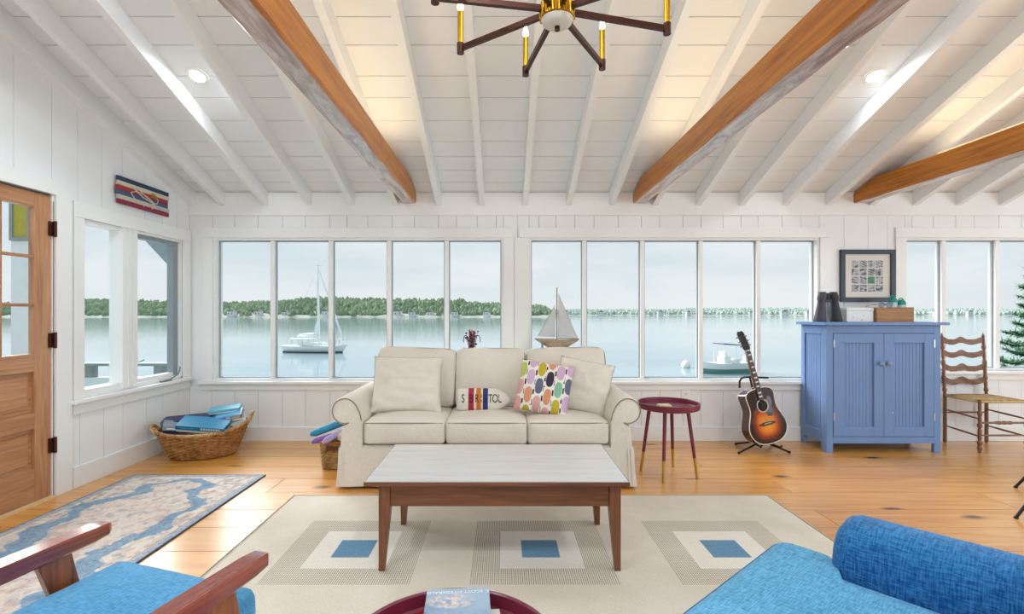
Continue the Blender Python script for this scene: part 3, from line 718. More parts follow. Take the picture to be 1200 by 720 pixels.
# ================================================================== RUGS
def beige_rug():
    x0, x1, y0, y1 = -1.46, 1.84, 0.95, 3.483; cx, cy = (x0 + x1) / 2, (y0 + y1) / 2
    g = G('beige_flatweave', 'd9cfbf', 0.95, 0, 0.1); v = g.co(); X, Y, Z = g.sep(v)
    base = g.ramp(g.ma('ADD', g.ma('MULTIPLY', g.noise(v, 3, 3), .5), g.ma('MULTIPLY', g.noise(g.map(v, (220, 60, 1)), 1, 2), .5)), [(0.3, 'cfc3b0'), (0.7, 'e4dccf')])
    pale = g.ramp(g.noise(g.map(v, (220, 60, 1)), 1, 2), [(0.3, 'ddd5c8'), (0.7, 'ece6dc')])
    # squares repeat every 0.99 m in x and 1.014 m in y, centred at world (0.196, 2.694)
    fx = g.ma('SUBTRACT', g.ma('FRACT', g.ma('ADD', g.ma('DIVIDE', g.ma('SUBTRACT', X, 0.196 - cx), 0.997), 10.5)), 0.5)
    fy = g.ma('SUBTRACT', g.ma('FRACT', g.ma('ADD', g.ma('DIVIDE', g.ma('SUBTRACT', Y, 2.694 - cy), 1.014), 10.5)), 0.5)
    ax = g.ma('MULTIPLY', g.ma('ABSOLUTE', fx), 0.997); ay = g.ma('MULTIPLY', g.ma('ABSOLUTE', fy), 1.014)
    m = g.ma('ADD', g.ma('MAXIMUM', ax, ay), g.step(Y, 3.20 - cy, 0.001))
    st = g.ma('FRACT', g.ma('DIVIDE', X, 0.0103)); st2 = g.ma('FRACT', g.ma('DIVIDE', Y, 0.014))
    dash = g.ma('MULTIPLY', g.band(st, 0.25, 0.62, 0.06), g.step(st2, 0.18, 0.1))
    ringm = g.band(m, 0.212, 0.358, 0.001); inm = g.ma('SUBTRACT', 1.0, g.step(m, 0.212, 0.001)); blu = g.ma('SUBTRACT', 1.0, g.step(m, 0.099, 0.002))
    c = g.mix(g.ma('MULTIPLY', ringm, g.ma('MULTIPLY', dash, 0.8)), base, '6f6558')
    c = g.mix(inm, c, pale)
    bl = g.ramp(g.noise(g.map(v, (260, 90, 1)), 1, 2), [(0.3, '557d9b'), (0.7, '7aa0bb')])
    c = g.mix(blu, c, bl); g.set('Base Color', c)
    g.bump(g.noise(g.map(v, (300, 100, 1)), 1, 1), 0.3, 0.001)
    t = thing('area_rug', 'beige flatweave area rug with blue-centred squares under the coffee table', 'rug', (cx, cy, 0))
    B().rbox((0, 0, 0.0045), ((x1 - x0) / 2 - .008, (y1 - y0) / 2 - .008, 0.0038), 0.003, 6).build('weave', g.m, t)
    e = [(x0 - cx, y0 - cy), (x1 - cx, y0 - cy), (x1 - cx, y1 - cy), (x0 - cx, y1 - cy)]
    b_ = B(); 
    for i in range(4):
        p, q = e[i], e[(i + 1) % 4]; b_.cyl((p[0], p[1], .0048), (q[0], q[1], .0048), 0.0045, n=8)
    b_.build('edge_binding', plain('rug_binding', 'b5a893', 0.95), t)
beige_rug()
def persian_rug():
    x0, x1, y0, y1 = -2.905, -1.865, 1.40, 3.925; cx, cy = (x0 + x1) / 2, (y0 + y1) / 2; hx, hy = (x1 - x0) / 2, (y1 - y0) / 2
    g = G('persian_runner', 'd9d0c5', 0.95, 0, 0.08); v = g.co(); X, Y, Z = g.sep(v)
    ax = g.ma('ABSOLUTE', X); ay = g.ma('ABSOLUTE', Y)
    n1 = g.noise(v, 9, 4, 0.6); n2 = g.noise(v, 17, 3, 0.65, 1.2); n3 = g.noise(v, 33, 3, 0.7, 1.5); n4 = g.noise(v, 3.0, 2)
    ground = g.ramp(n2, [(0.30, '8f9bab'), (0.40, 'c6bdb4'), (0.50, 'ddd4c8'), (0.58, 'd0b3a8'), (0.66, 'ddd2c4'), (0.78, 'a8746c')])
    grd2 = g.ramp(n3, [(0.34, '5f6f86'), (0.44, 'cfc4ba'), (0.52, 'ded6ca'), (0.60, 'cda79c'), (0.72, 'e2dacd')])
    c = g.mix(0.55, ground, grd2)
    cell = g.white(g.voro(g.map(v, (1, 1, 0)), 30, out='Position', voronoi_dimensions='2D'))
    cellb = g.white(g.voro(g.map(v, (1.6, 1, 0)), 17, out='Position', voronoi_dimensions='2D'), out='Value')
    motif = g.ramp(cell, [(0.0, 'e6ddd0'), (0.28, 'c7a59a'), (0.40, 'ded4c6'), (0.60, '8898ad'), (0.70, 'd8ccbd'), (0.86, 'b98378'), (0.93, '6b7d98')], 'CONSTANT')
    motif2 = g.ramp(cellb, [(0.0, 'e2d9cc'), (0.4, 'd2b8ac'), (0.55, 'e4dccf'), (0.78, 'a9b3c0'), (0.9, 'cdb09f')], 'CONSTANT')
    c = g.mix(0.72, c, g.mix(0.45, motif, motif2))
    inner = g.ramp(n3, [(0.32, '6e7f95'), (0.42, 'cdaea4'), (0.52, 'dccfc3'), (0.62, 'c99c90'), (0.74, 'd9d0c2')])
    # medallion outline: half width as a function of |y|
    w_ = g.node('ShaderNodeFloatCurve', {'Value': g.ma('DIVIDE', ay, 1.3)})
    cv = w_.node.mapping.curves[0]
    pts = [(0.0, 0.50), (0.10, 0.56), (0.22, 0.70), (0.34, 0.62), (0.44, 0.74), (0.54, 0.66), (0.62, 0.42), (0.70, 0.36), (0.76, 0.46), (0.84, 0.22), (0.92, 0.02), (1.0, 0.0)]
    cv.points[0].location = pts[0]; cv.points[1].location = pts[-1]
    for p in pts[1:-1]: cv.points.new(*p)
    w_.node.mapping.update()
    d = g.ma('SUBTRACT', ax, g.ma('MULTIPLY', w_, 0.5))
    d = g.ma('ADD', d, g.ma('MULTIPLY', g.ma('SUBTRACT', n1, 0.5), 0.16))
    ins = g.ma('SUBTRACT', 1.0, g.step(d, -0.02, 0.01)); lim = g.ma('SUBTRACT', 1.0, g.step(ay, 1.17, 0.01))
    c = g.mix(g.ma('MULTIPLY', ins, 0.30), c, inner)
    blue = g.ramp(n3, [(0.3, '4f7696'), (0.5, '6b93b0'), (0.7, '93aebf')])
    bw = g.ma('MULTIPLY', n4, 0.115)
    bandm = g.ma('MULTIPLY', g.ma('SUBTRACT', 1.0, g.node('ShaderNodeMapRange', {0: g.ma('SUBTRACT', g.ma('ABSOLUTE', d), bw), 1: -0.008, 2: 0.006, 3: 0.0, 4: 1.0})), lim)
    c = g.mix(g.ma('MULTIPLY', bandm, 0.82), c, blue)
    # dark worn blue core motif
    core = g.ma('SUBTRACT', 1.0, g.step(g.ma('ADD', g.ma('ADD', ax, g.ma('MULTIPLY', ay, 0.55)), g.ma('MULTIPLY', g.ma('SUBTRACT', n1, .5), .25)), 0.10, 0.02))
    c = g.mix(g.ma('MULTIPLY', core, 0.7), c, blue)
    # borders
    e = g.ma('MINIMUM', g.ma('SUBTRACT', hx, ax), g.ma('SUBTRACT', hy, ay))
    bord = g.ma('SUBTRACT', 1.0, g.step(e, 0.045, 0.002)); bc = g.ramp(n3, [(0.35, '7c8ea6'), (0.6, 'b4bcc6')])
    c = g.mix(bord, c, bc)
    navy = g.ma('SUBTRACT', 1.0, g.step(e, 0.009, 0.002)); c = g.mix(navy, c, '555c6e')
    c = g.mix(g.band(e, 0.050, 0.058, 0.002), c, 'a99a96')
    g.set('Base Color', c); g.bump(n3, 0.25, 0.002)
    o = B().rbox((0, 0, 0.005), (hx, hy, 0.0045), 0.003, 6).build('runner_rug', g.m, loc=(cx, cy, 0))
    tag(o, 'faded blue and rose patterned runner rug by the wooden door', 'rug')
persian_rug()

# ================================================================== WHITE SOFA
M_sofa = fabric('cream_slipcover', 'e8dfd2', 500, 0.05, 0.15)
M_pipe = plain('cream_piping', '9d8e7b', 0.9, spec=0.1)
def sofa():
    cx = -0.125; y0, y1 = 3.635, 4.50
    t = thing('sofa', 'cream slipcovered three-seat sofa with rolled arms', 'sofa', (cx, 4.06, 0))
    for sd in (-1, 1):
        P = []
        cxr, czr, rr = 1.033, 0.573, 0.094
        P.append((0.905, 0.02)); P.append((0.905, 0.545))
        for a in range(50, 271, 11): P.append((cxr + rr * math.cos(R(90 + 40 - a + 10)), czr + rr * math.sin(R(90 + 40 - a + 10))))
        P.append((1.062, 0.46)); P.append((1.065, 0.30)); P.append((1.075, 0.02))
        P = [(0.905, 0.02), (0.905, 0.50), (0.918, 0.56), (0.945, 0.615)] + [(cxr + rr * math.cos(R(a)), czr + rr * math.sin(R(a))) for a in range(130, -111, -12)] + [(1.040, 0.465), (1.058, 0.44), (1.062, 0.30), (1.072, 0.02)]
        rings = []
        for yy, sc_ in ((y0, 0.90), (y0 + .012, 0.975), (y0 + .03, 1.0), (4.0, 1.0), (4.35, 1.01), (y1 - .02, 1.0), (y1, .96)):
            rings.append([Vector((cx + sd * (0.99 + (p - 0.99) * (sc_ if q > .3 else 1)), yy, 0.35 + (q - 0.35) * (sc_ if q > .35 else 1))) for p, q in P])
        if sd > 0: rings = [r_[::-1] for r_ in rings]
        a_ = B().ring_loft(rings).build('arm', M_sofa, t, smooth=40, w=True)
        pp = [(cx + sd * (0.99 + (p - 0.99) * .96), y0 - 0.001, 0.35 + (q - 0.35) * .965) for p, q in P if q > 0.44]
        B().tube(pp, 0.0042, 6).build('piping', M_pipe, a_, smooth=60, w=True)
    # body
    B().box(cx - 0.905, cx + 0.905, y0 + 0.02, y1 - 0.05, 0.06, 0.31).build('base', M_sofa, t, w=True)
    # skirt with a little flare and kick pleats
    def skirt_ring(z, o):
        pts = []; X0, X1, Y0, Y1 = cx - 1.072 - o, cx + 1.072 + o, y0 - o, y1 + o
        n = 40
        for i in range(n): pts.append(Vector((X0 + (X1 - X0) * i / n, Y0 - (0.006 * math.sin(i * 1.1) * (o > 0.005)), z)))
        for i in range(16): pts.append(Vector((X1 + (0.004 * math.sin(i * 1.7) * (o > .005)), Y0 + (Y1 - Y0) * i / 16, z)))
        for i in range(n): pts.append(Vector((X1 - (X1 - X0) * i / n, Y1, z)))
        for i in range(16): pts.append(Vector((X0 - (0.004 * math.sin(i * 1.7) * (o > .005)), Y1 - (Y1 - Y0) * i / 16, z)))
        return pts
    sk = B().ring_loft([skirt_ring(0.30, 0.002), skirt_ring(0.26, 0.004), skirt_ring(0.12, 0.010), skirt_ring(0.022, 0.020), skirt_ring(0.022, 0.012), skirt_ring(0.25, 0.0)], cap=False).build('skirt', M_sofa, t, smooth=50, w=True)
    for sd in (-1, 1):
        for q in (0.0, 0.02): B().cyl((cx + sd * (1.05 - q), y0 - 0.006, 0.295), (cx + sd * (1.066 - q * 1.6), y0 - 0.022, 0.024), 0.0035, n=6).build('pleat', M_sofa, sk, w=True)
    for sx in (-0.95, 0.95):
        for yy in (y0 + 0.08, y1 - 0.08): B().lathe([(0.025, 0), (0.03, 0.06)], (cx + sx, yy, 0.0), 12).build('foot', M_black, t, smooth=50, w=True)
    # back frame
    Mx = Matrix.Translation((cx, 4.42, 0.3)) @ Matrix.Rotation(R(-5), 4, 'X')
    B().rbox((0, 0, 0.26), (0.97, 0.09, 0.29), 0.06, 8, M=Mx).build('back', M_sofa, t, smooth=50, w=True)
    # seat cushions
    for i in range(3):
        x = cx + (i - 1) * 0.602
        c_ = B().rbox((x, 3.945, 0.40), (0.299, 0.305, 0.088), 0.03, 12, (0.006, 0.012, 0.03), wob=0.004, wsc=5).build('seat_cushion', M_sofa, t, smooth=60, w=True)
        for z in (0.473, 0.325):
            pts = [(x - 0.285, 3.648, z), (x, 3.636, z + 0.004), (x + 0.285, 3.648, z)]
            B().tube(bez(pts[0], (x - .1, 3.634, z + .004), (x + .1, 3.634, z + .004), pts[2], 10), 0.004, 6).build('piping', M_pipe, c_, smooth=60, w=True)
    # back cushions
    for x, hw, hz, rot, z in ((-0.735, 0.335, 0.245, 2.0, 0.73), (-0.108, 0.295, 0.245, 0.0, 0.725), (0.535, 0.335, 0.245, -1.5, 0.73)):
        Mx = Matrix.Translation((x, 4.265, z)) @ Matrix.Rotation(R(-13), 4, 'X') @ Matrix.Rotation(R(rot), 4, 'Y')
        c_ = B().rbox((0, 0, 0), (hw, 0.085, hz), 0.045, 14, (0.006, 0.05, 0.012), M=Mx, wob=0.012, wsc=5).build('back_cushion', M_sofa, t, smooth=60, w=True)
        loop = []
        for a in range(0, 360, 6):
            ca, sa = math.cos(R(a)), math.sin(R(a)); u = math.copysign(abs(ca) ** 0.22, ca) * (hw - .004); w2 = math.copysign(abs(sa) ** 0.22, sa) * (hz - .002)
            loop.append(Mx @ Vector((u, -0.060, w2)))
        B().tube(loop, 0.0045, 6, closed=True).build('piping', M_pipe, c_, smooth=60, w=True)
    return t
sofa()

M_seam = plain('ivory_seam', 'cfc3b2', 0.9, spec=0.1)
def pillow(b_, w_, h, th, M, n=22, wr=0.012, seed=0, ear=0.05, shape=None):
    def pt(i, j, sd):
        u, v = 2 * i / n - 1, 2 * j / n - 1
        x = w_ / 2 * u * (1 - ear * (1 - v * v)); z = h / 2 * v * (1 - ear * (1 - u * u))
        k = max(0.0, (1 - u ** 4) * (1 - v ** 4)) ** 0.55
        yv = sd * th / 2 * k
        nn = mnoise.noise(Vector((u * 2.2 + seed, v * 3.5, seed * 1.7 + sd))) + .5 * mnoise.noise(Vector((u * 5 + seed, v * 6, seed + sd)))
        yv += wr * nn * k
        return M @ Vector((x, yv, z))
    vs = []; fs = []; id_ = {}
    for sd in (-1, 1):
        for i in range(n + 1):
            for j in range(n + 1):
                edge = i in (0, n) or j in (0, n)
                key = (i, j) if edge else (i, j, sd)
                if key not in id_: id_[key] = len(vs); vs.append(pt(i, j, sd))
        for i in range(n):
            for j in range(n):
                K = lambda a, c: id_.get((a, c), id_.get((a, c, sd)))
                q = (K(i, j), K(i + 1, j), K(i + 1, j + 1), K(i, j + 1)); fs.append(q if sd < 0 else q[::-1])
    return b_.add(vs, fs)
def place_pillow(name, label, mat, px, pz, yv, w_, h, th, lean, roll, yaw, seed, wr=0.012, ear=0.05):
    t = thing(name, label, 'pillow', (px, yv, pz), (R(lean), R(roll), R(yaw)))
    pillow(B(), w_, h, th, Matrix.Identity(4), seed=seed, wr=wr, ear=ear).build('cover', mat, t, smooth=80)
    edge = []
    for a, b in ((-1, -1), (1, -1), (1, 1), (-1, 1)): pass
    n = 14
    for s_ in range(4):
        for i in range(n):
            q = 2 * i / n - 1; u, v = [(q, -1), (1, q), (-q, 1), (-1, -q)][s_]
            edge.append((w_ / 2 * u * (1 - ear * (1 - v * v)), 0, h / 2 * v * (1 - ear * (1 - u * u))))
    B().tube(edge, 0.0028, 6, closed=True).build('seam', M_seam, t, smooth=60)
    return t
M_cream = fabric('ivory_linen', 'e9e0d3', 420, 0.04, 0.2)
place_pillow('throw_pillow', 'wrinkled ivory throw pillow against the arm by the toy basket', M_cream, -0.765, 0.712, 3.975, 0.55, 0.45, 0.14, -20, 1.5, 5, 3, 0.032)
place_pillow('throw_pillow', 'plain cream throw pillow tucked behind the patterned one', M_cream, 0.635, 0.692, 4.00, 0.44, 0.43, 0.15, -18, 10, -16, 8, 0.016)
def patterned():
    g = G('oval_print_fabric', 'efeae0', 0.9, 0, 0.1); v = g.co(); X, Y, Z = g.sep(v)
    cw, ch = 0.074, 0.138
    col = g.ma('FLOOR', g.ma('DIVIDE', X, cw)); odd = g.ma('FRACT', g.ma('MULTIPLY', col, 0.5))
    zz = g.ma('ADD', g.ma('DIVIDE', Z, ch), g.ma('ADD', odd, g.ma('MULTIPLY', g.white(g.comb(col, 3.0)), 0.25)))
    row = g.ma('FLOOR', zz)
    fx = g.ma('SUBTRACT', g.ma('FRACT', g.ma('DIVIDE', X, cw)), 0.5); fz = g.ma('SUBTRACT', g.ma('FRACT', zz), 0.5)
    # rounded-oval distance
    e = g.ma('ADD', g.ma('POWER', g.ma('ABSOLUTE', g.ma('DIVIDE', fx, 0.40)), 2.3), g.ma('POWER', g.ma('ABSOLUTE', g.ma('DIVIDE', fz, 0.44)), 2.6))
    ov = g.ma('SUBTRACT', 1.0, g.step(e, 1.0, 0.05))
    rc = g.white(g.comb(col, row, 1.0))
    pal = g.ramp(rc, [(0.0, 'd7b4cf'), (0.13, 'e09a78'), (0.28, 'bfc063'), (0.42, '6f7088'), (0.54, '4b3b52'), (0.64, 'e3a9a5'), (0.76, '8cbfa0'), (0.86, 'c9b23c')], 'CONSTANT')
    c = g.mix(ov, 'f0ebe2', pal)
    dx = g.ma('ABSOLUTE', g.ma('SUBTRACT', g.ma('FRACT', g.ma('ADD', g.ma('DIVIDE', X, cw), g.ma('MULTIPLY', fz, 0.10))), 0.0))
    d1 = g.ma('MINIMUM', dx, g.ma('SUBTRACT', 1.0, dx))
    dash = g.ma('MULTIPLY', g.ma('SUBTRACT', 1.0, g.step(d1, 0.055, 0.02)), g.band(g.ma('FRACT', g.ma('ADD', g.ma('MULTIPLY', Z, 13.0), g.ma('MULTIPLY', g.white(g.comb(g.ma('ROUND', g.ma('DIVIDE', X, cw)), 7.0)), 1.0))), 0.2, 0.75, 0.03))
    c = g.mix(dash, c, '2c2830'); g.set('Base Color', c)
    g.bump(g.noise(v, 400, 1), 0.15, 0.001)
    t = place_pillow('throw_pillow', 'colourful oval-print throw pillow leaning on the cream one', g.m, 0.318, 0.695, 3.89, 0.42, 0.41, 0.14, -20, 9, -10, 5, 0.010)
patterned()
def bristol():
    t = thing('novelty_pillow', 'buoy-shaped lumbar pillow lettered S BRISTOL with red, orange and blue bands', 'pillow', (-0.155, 3.975, 0.592), (R(-14), 0, 0))
    n = 30; rings = []
    Lp, Hp = 0.435, 0.175
    def hh(u):  # u 0..1 along
        if u < 0.08: return 0.90 + 0.10 * u / .08
        if u < 0.62: return 1.0
        k = (u - .62) / .38; return max(0.03, (1 - k ** 2.0) ** 0.7)
    def yy(u, q):   # front surface bulge for the lettering
        return -0.048 * (hh(u) ** .6) * math.sqrt(max(0, 1 - q * q)) * min(1, (u / .05) ** .5 + 0.15)
    for i in range(n + 1):
        u = i / n; h = hh(u) * Hp / 2; d = 0.048 * (hh(u) ** .6) * min(1, (u / .05) ** .5 + 0.15)
        rings.append([Vector((-Lp / 2 + Lp * u, -d * math.cos(2 * math.pi * k / 24), h * math.sin(2 * math.pi * k / 24))) for k in range(24)])
    B().ring_loft(rings).build('cover', M_cream, t, smooth=80)
    def band(px0, px1, name, c):
        u0, u1 = (px0 - 535) / 64, (px1 - 535) / 64; rg = []
        for i in range(7):
            u = u0 + (u1 - u0) * i / 6; h = hh(u) * Hp / 2 + 0.0006; d = 0.048 * (hh(u) ** .6) + 0.0008
            rg.append([Vector((-Lp / 2 + Lp * u, -d * math.cos(2 * math.pi * k / 24), h * math.sin(2 * math.pi * k / 24))) for k in range(24)])
        B().ring_loft(rg, cap=False).build(name, plain(name, c, 0.9, spec=.1, var=.04), t, smooth=80)
    band(549, 555.5, 'red_band', 'b03a4e'); band(558.3, 563.8, 'orange_band', 'd07a2c'); band(565.8, 571.8, 'blue_band', '35457a')
    ink = plain('black_ink', '1c1a1c', 0.8, var=0)
    for chx, px, sz in (('S', 543, .075), ('B', 552.3, .075), ('R', 559.0, .075), ('I', 564.2, .075), ('S', 568.8, .075), ('T', 574.6, .075), ('O', 580.2, .075), ('L', 585.6, .072)):
        u = (px - 535) / 64; x = -Lp / 2 + Lp * u
        Mx = Matrix.Translation((x, yy(u, 0) - 0.0012, 0)) @ Matrix.Rotation(R(90), 4, 'X') @ Matrix.Diagonal((0.80, 1.25, 1, 1))
        o = text_mesh(chx, sz, ink, 'letter', t, Mx, 0.0012)
        # wrap onto the bulge
        for vtx in o.data.vertices:
            z = vtx.co.z; q = max(-1, min(1, z / (hh(u) * Hp / 2))); uu = min(1, max(0, (vtx.co.x + Lp / 2) / Lp)); vtx.co.y += yy(uu, q * hh(u) / max(.05, hh(uu))) - yy(u, 0) - 0.0006
bristol()

# ================================================================== COFFEE TABLE
M_brown = wood('walnut_brown', '7a4526', '915631', '57301a', 0, 1.2, 0.38, 0.4, 0.25, 0, 0.06)
M_brownv = wood('walnut_brown_leg', '7a4526', '915631', '57301a', 2, 1.2, 0.38, 0.4, 0.25, 0, 0.06)
M_sheen = wood('pale_top_sheen', 'd2cfcc', 'dedcda', 'bdb9b5', 0, 1.0, 0.30, 0.6, 0.15, 0, 0.03)  # window sheen on the brown top, painted as a pale colour
def coffee_table():
    x0, x1, y0, y1, H = -0.68, 0.615, 2.42, 3.125, 0.457
    t = thing('coffee_table', 'brown wooden coffee table with sky sheen painted on its top', 'table', ((x0 + x1) / 2, (y0 + y1) / 2, 0))
    tp = B().rbox(((x0 + x1) / 2, (y0 + y1) / 2, H - 0.010), ((x1 - x0) / 2, (y1 - y0) / 2, 0.010), 0.004, 6).build('top', M_brown, t, smooth=40, w=True)
    B().box(x0 + 0.006, x1 - 0.006, y0 + 0.006, y1 - 0.006, H, H + 0.0012).build('sheen_surface', M_sheen, tp, w=True)
    lx0, lx1, ly0, ly1 = -0.615, 0.578, 2.455, 3.02
    for lx, sx in ((lx0, 1), (lx1, -1)):
        for ly, sy in ((ly0, 1), (ly1, -1)):
            a, b = 0.056, 0.030; z = 0.009
            def sq(s_, zz): return [Vector((lx, ly, zz)), Vector((lx + sx * s_, ly, zz)), Vector((lx + sx * s_, ly + sy * s_, zz)), Vector((lx, ly + sy * s_, zz))]
            rg = [sq(b, z), sq(a, 0.31), sq(a, H - 0.0205)]
            if sx * sy < 0: rg = [r_[::-1] for r_ in rg]
            B().ring_loft(rg).build('leg', M_brownv, t, w=True, bevel=0.003)
    for a in ((lx0 + .057, lx1 - .057, ly0 + .008, ly0 + .03), (lx0 + .057, lx1 - .057, ly1 - .03, ly1 - .008), (lx0 + .008, lx0 + .03, ly0 + .057, ly1 - .057), (lx1 - .03, lx1 - .008, ly0 + .057, ly1 - .057)):
        B().box(*a, 0.325, H - 0.0205).build('apron', M_brown, t, w=True, bevel=0.002)
coffee_table()

# ================================================================== BURGUNDY TRAY TABLES
M_burg = plain('burgundy_lacquer', '74243a', 0.32, spec=0.5, var=0.04); M_red = plain('red_lacquer', '9c2026', 0.3, var=0.04)
M_brass = plain('brass_tip', 'c9a24a', 0.28, 0.85, var=0.05)
def tray_table(name, label, x, y, rad, H, inner, rim, legrot, splay, tip):
    t = thing(name, label, 'table', (x, y, 0.0085 if y < 3 else 0))
    tr = B().lathe([(0.0001, 0), (rad - .012, 0), (rad - 0.003, 0.004), (rad, 0.012), (rad + 0.003, rim), (rad - 0.004, rim + .002), (rad - 0.008, rim - .002), (rad - 0.011, 0.014), (rad - .02, 0.008), (0.0001, 0.008)], (0, 0, H - rim), 64).build('tray', M_burg, t, smooth=35)
    B().lathe([(0.0001, 0.0082), (rad - .022, 0.0082), (rad - .022, 0.0096), (0.0001, 0.0096)], (0, 0, H - rim), 64).build('tray_floor', inner, tr, smooth=35)
    for k in range(4):
        a = R(legrot + 90 * k); d = Vector((math.cos(a), math.sin(a), 0))
        top = d * rad * 0.62 + Vector((0, 0, H - rim - 0.0005)); bot = d * (rad * 0.62 + splay); bot.z = 0.001
        m = bot.lerp(top, tip)
        lg = B().cyl(m, top, 0.0125, 0.015, 14).build('leg', M_burg, t, smooth=50)
        B().cyl(bot, m, 0.010, 0.0126, 14).build('brass_tip', M_brass, lg, smooth=50)
    return t
M_silk = plain('burgundy_tray_sheen', '8a5a66', 0.16, spec=0.8, var=0.03)
tray_table('tray_table', 'round burgundy tray side table with brass leg tips beside the sofa', 1.305, 3.95, 0.235, 0.575, M_silk, 0.048, -28, 0.07, 0.30)
tray_table('tray_table', 'round red tray table holding the books', -0.129, 1.225, 0.27, 0.4465, M_red, 0.05, 20, 0.03, 0.28)
# coaster stack on the side table
t = thing('coaster', 'small pale wooden coaster lying on the burgundy side table', 'coaster', (1.27, 3.94, 0.5372))
B().box(-0.05, 0.05, -0.045, 0.045, 0, 0.010).build('board', wood('coaster_wood', 'bfa98a', 'd6c4a6', '98805f', 0, 2), t, bevel=0.002)
B().box(-0.047, 0.047, -0.042, 0.042, 0.0102, 0.020).build('cork', plain('coaster_cork', 'd8c7a5', 0.9), t, bevel=0.002)
# books on the red tray table
def book(name, label, x, y, z, w_, d, h, rot, cover, text=None):
    t = thing(name, label, 'book', (x, y, z), R(rot))
    B().box(-w_ / 2 + .003, w_ / 2 - .003, -d / 2 + .003, d / 2 - .002, 0.002, h - 0.002).build('pages', plain('paper', 'e9e3d6', 0.9), t)
    for a, b in ((0, 0.0018), (h - 0.0018, h)): B().box(-w_ / 2, w_ / 2, -d / 2, d / 2, a, b).build('cover', cover, t)
    B().box(-w_ / 2 - .001, -w_ / 2 + .001, -d / 2, d / 2, 0.0019, h - 0.0019).build('spine', cover, t)
    return t
def blue_cover():
    g = G('blue_landscape_cover', '7f9fc0', 0.25); v = g.co(); X, Y, Z = g.sep(v); n = g.noise(v, 18, 4)
    c = g.ramp(g.ma('ADD', g.ma('MULTIPLY', Y, 3.0), n), [(0.25, 'a3b8cd'), (0.55, '8ca4be'), (0.9, '6d87a5')])
    sp = g.ma('SUBTRACT', 1.0, g.step(g.ma('ADD', g.ma('POWER', g.ma('MULTIPLY', g.ma('ADD', X, -0.02), 16), 2.0), g.ma('POWER', g.ma('MULTIPLY', g.ma('ADD', Y, 0.055), 30), 2.0)), 1.0, 0.4))
    c = g.mix(g.ma('MULTIPLY', sp, g.step(g.noise(v, 55, 3), 0.5, 0.08)), c, 'e6cfc4'); g.set('Base Color', c); return g.m
book('book', 'pale book lying beneath the blue paperback on the red tray', -0.075, 1.30, 0.4155, 0.145, 0.215, 0.026, 185, plain('cream_cover', 'dcd8cf', 0.5))
tb = book('book', 'blue paperback with white author lettering on top of the red tray', -0.124, 1.338, 0.4565, 0.178, 0.235, 0.020, 184, blue_cover())
B().box(-0.125 - .05, -0.125 + .03, 1.27, 1.42, 0.442, 0.456).build('magazine', plain('folded_paper', 'd9d6ce', 0.6))
tag(bpy.data.objects['magazine'], 'thin folded leaflet between the two books', 'leaflet')
M_wtxt = plain('white_print', 'f5f3ee', 0.5, var=0)
text_mesh('F. SCOTT FITZGERALD', 0.0175, M_wtxt, "lettering", tb, Matrix.Translation((0.0, -0.099, 0.0204)), 0.0002)
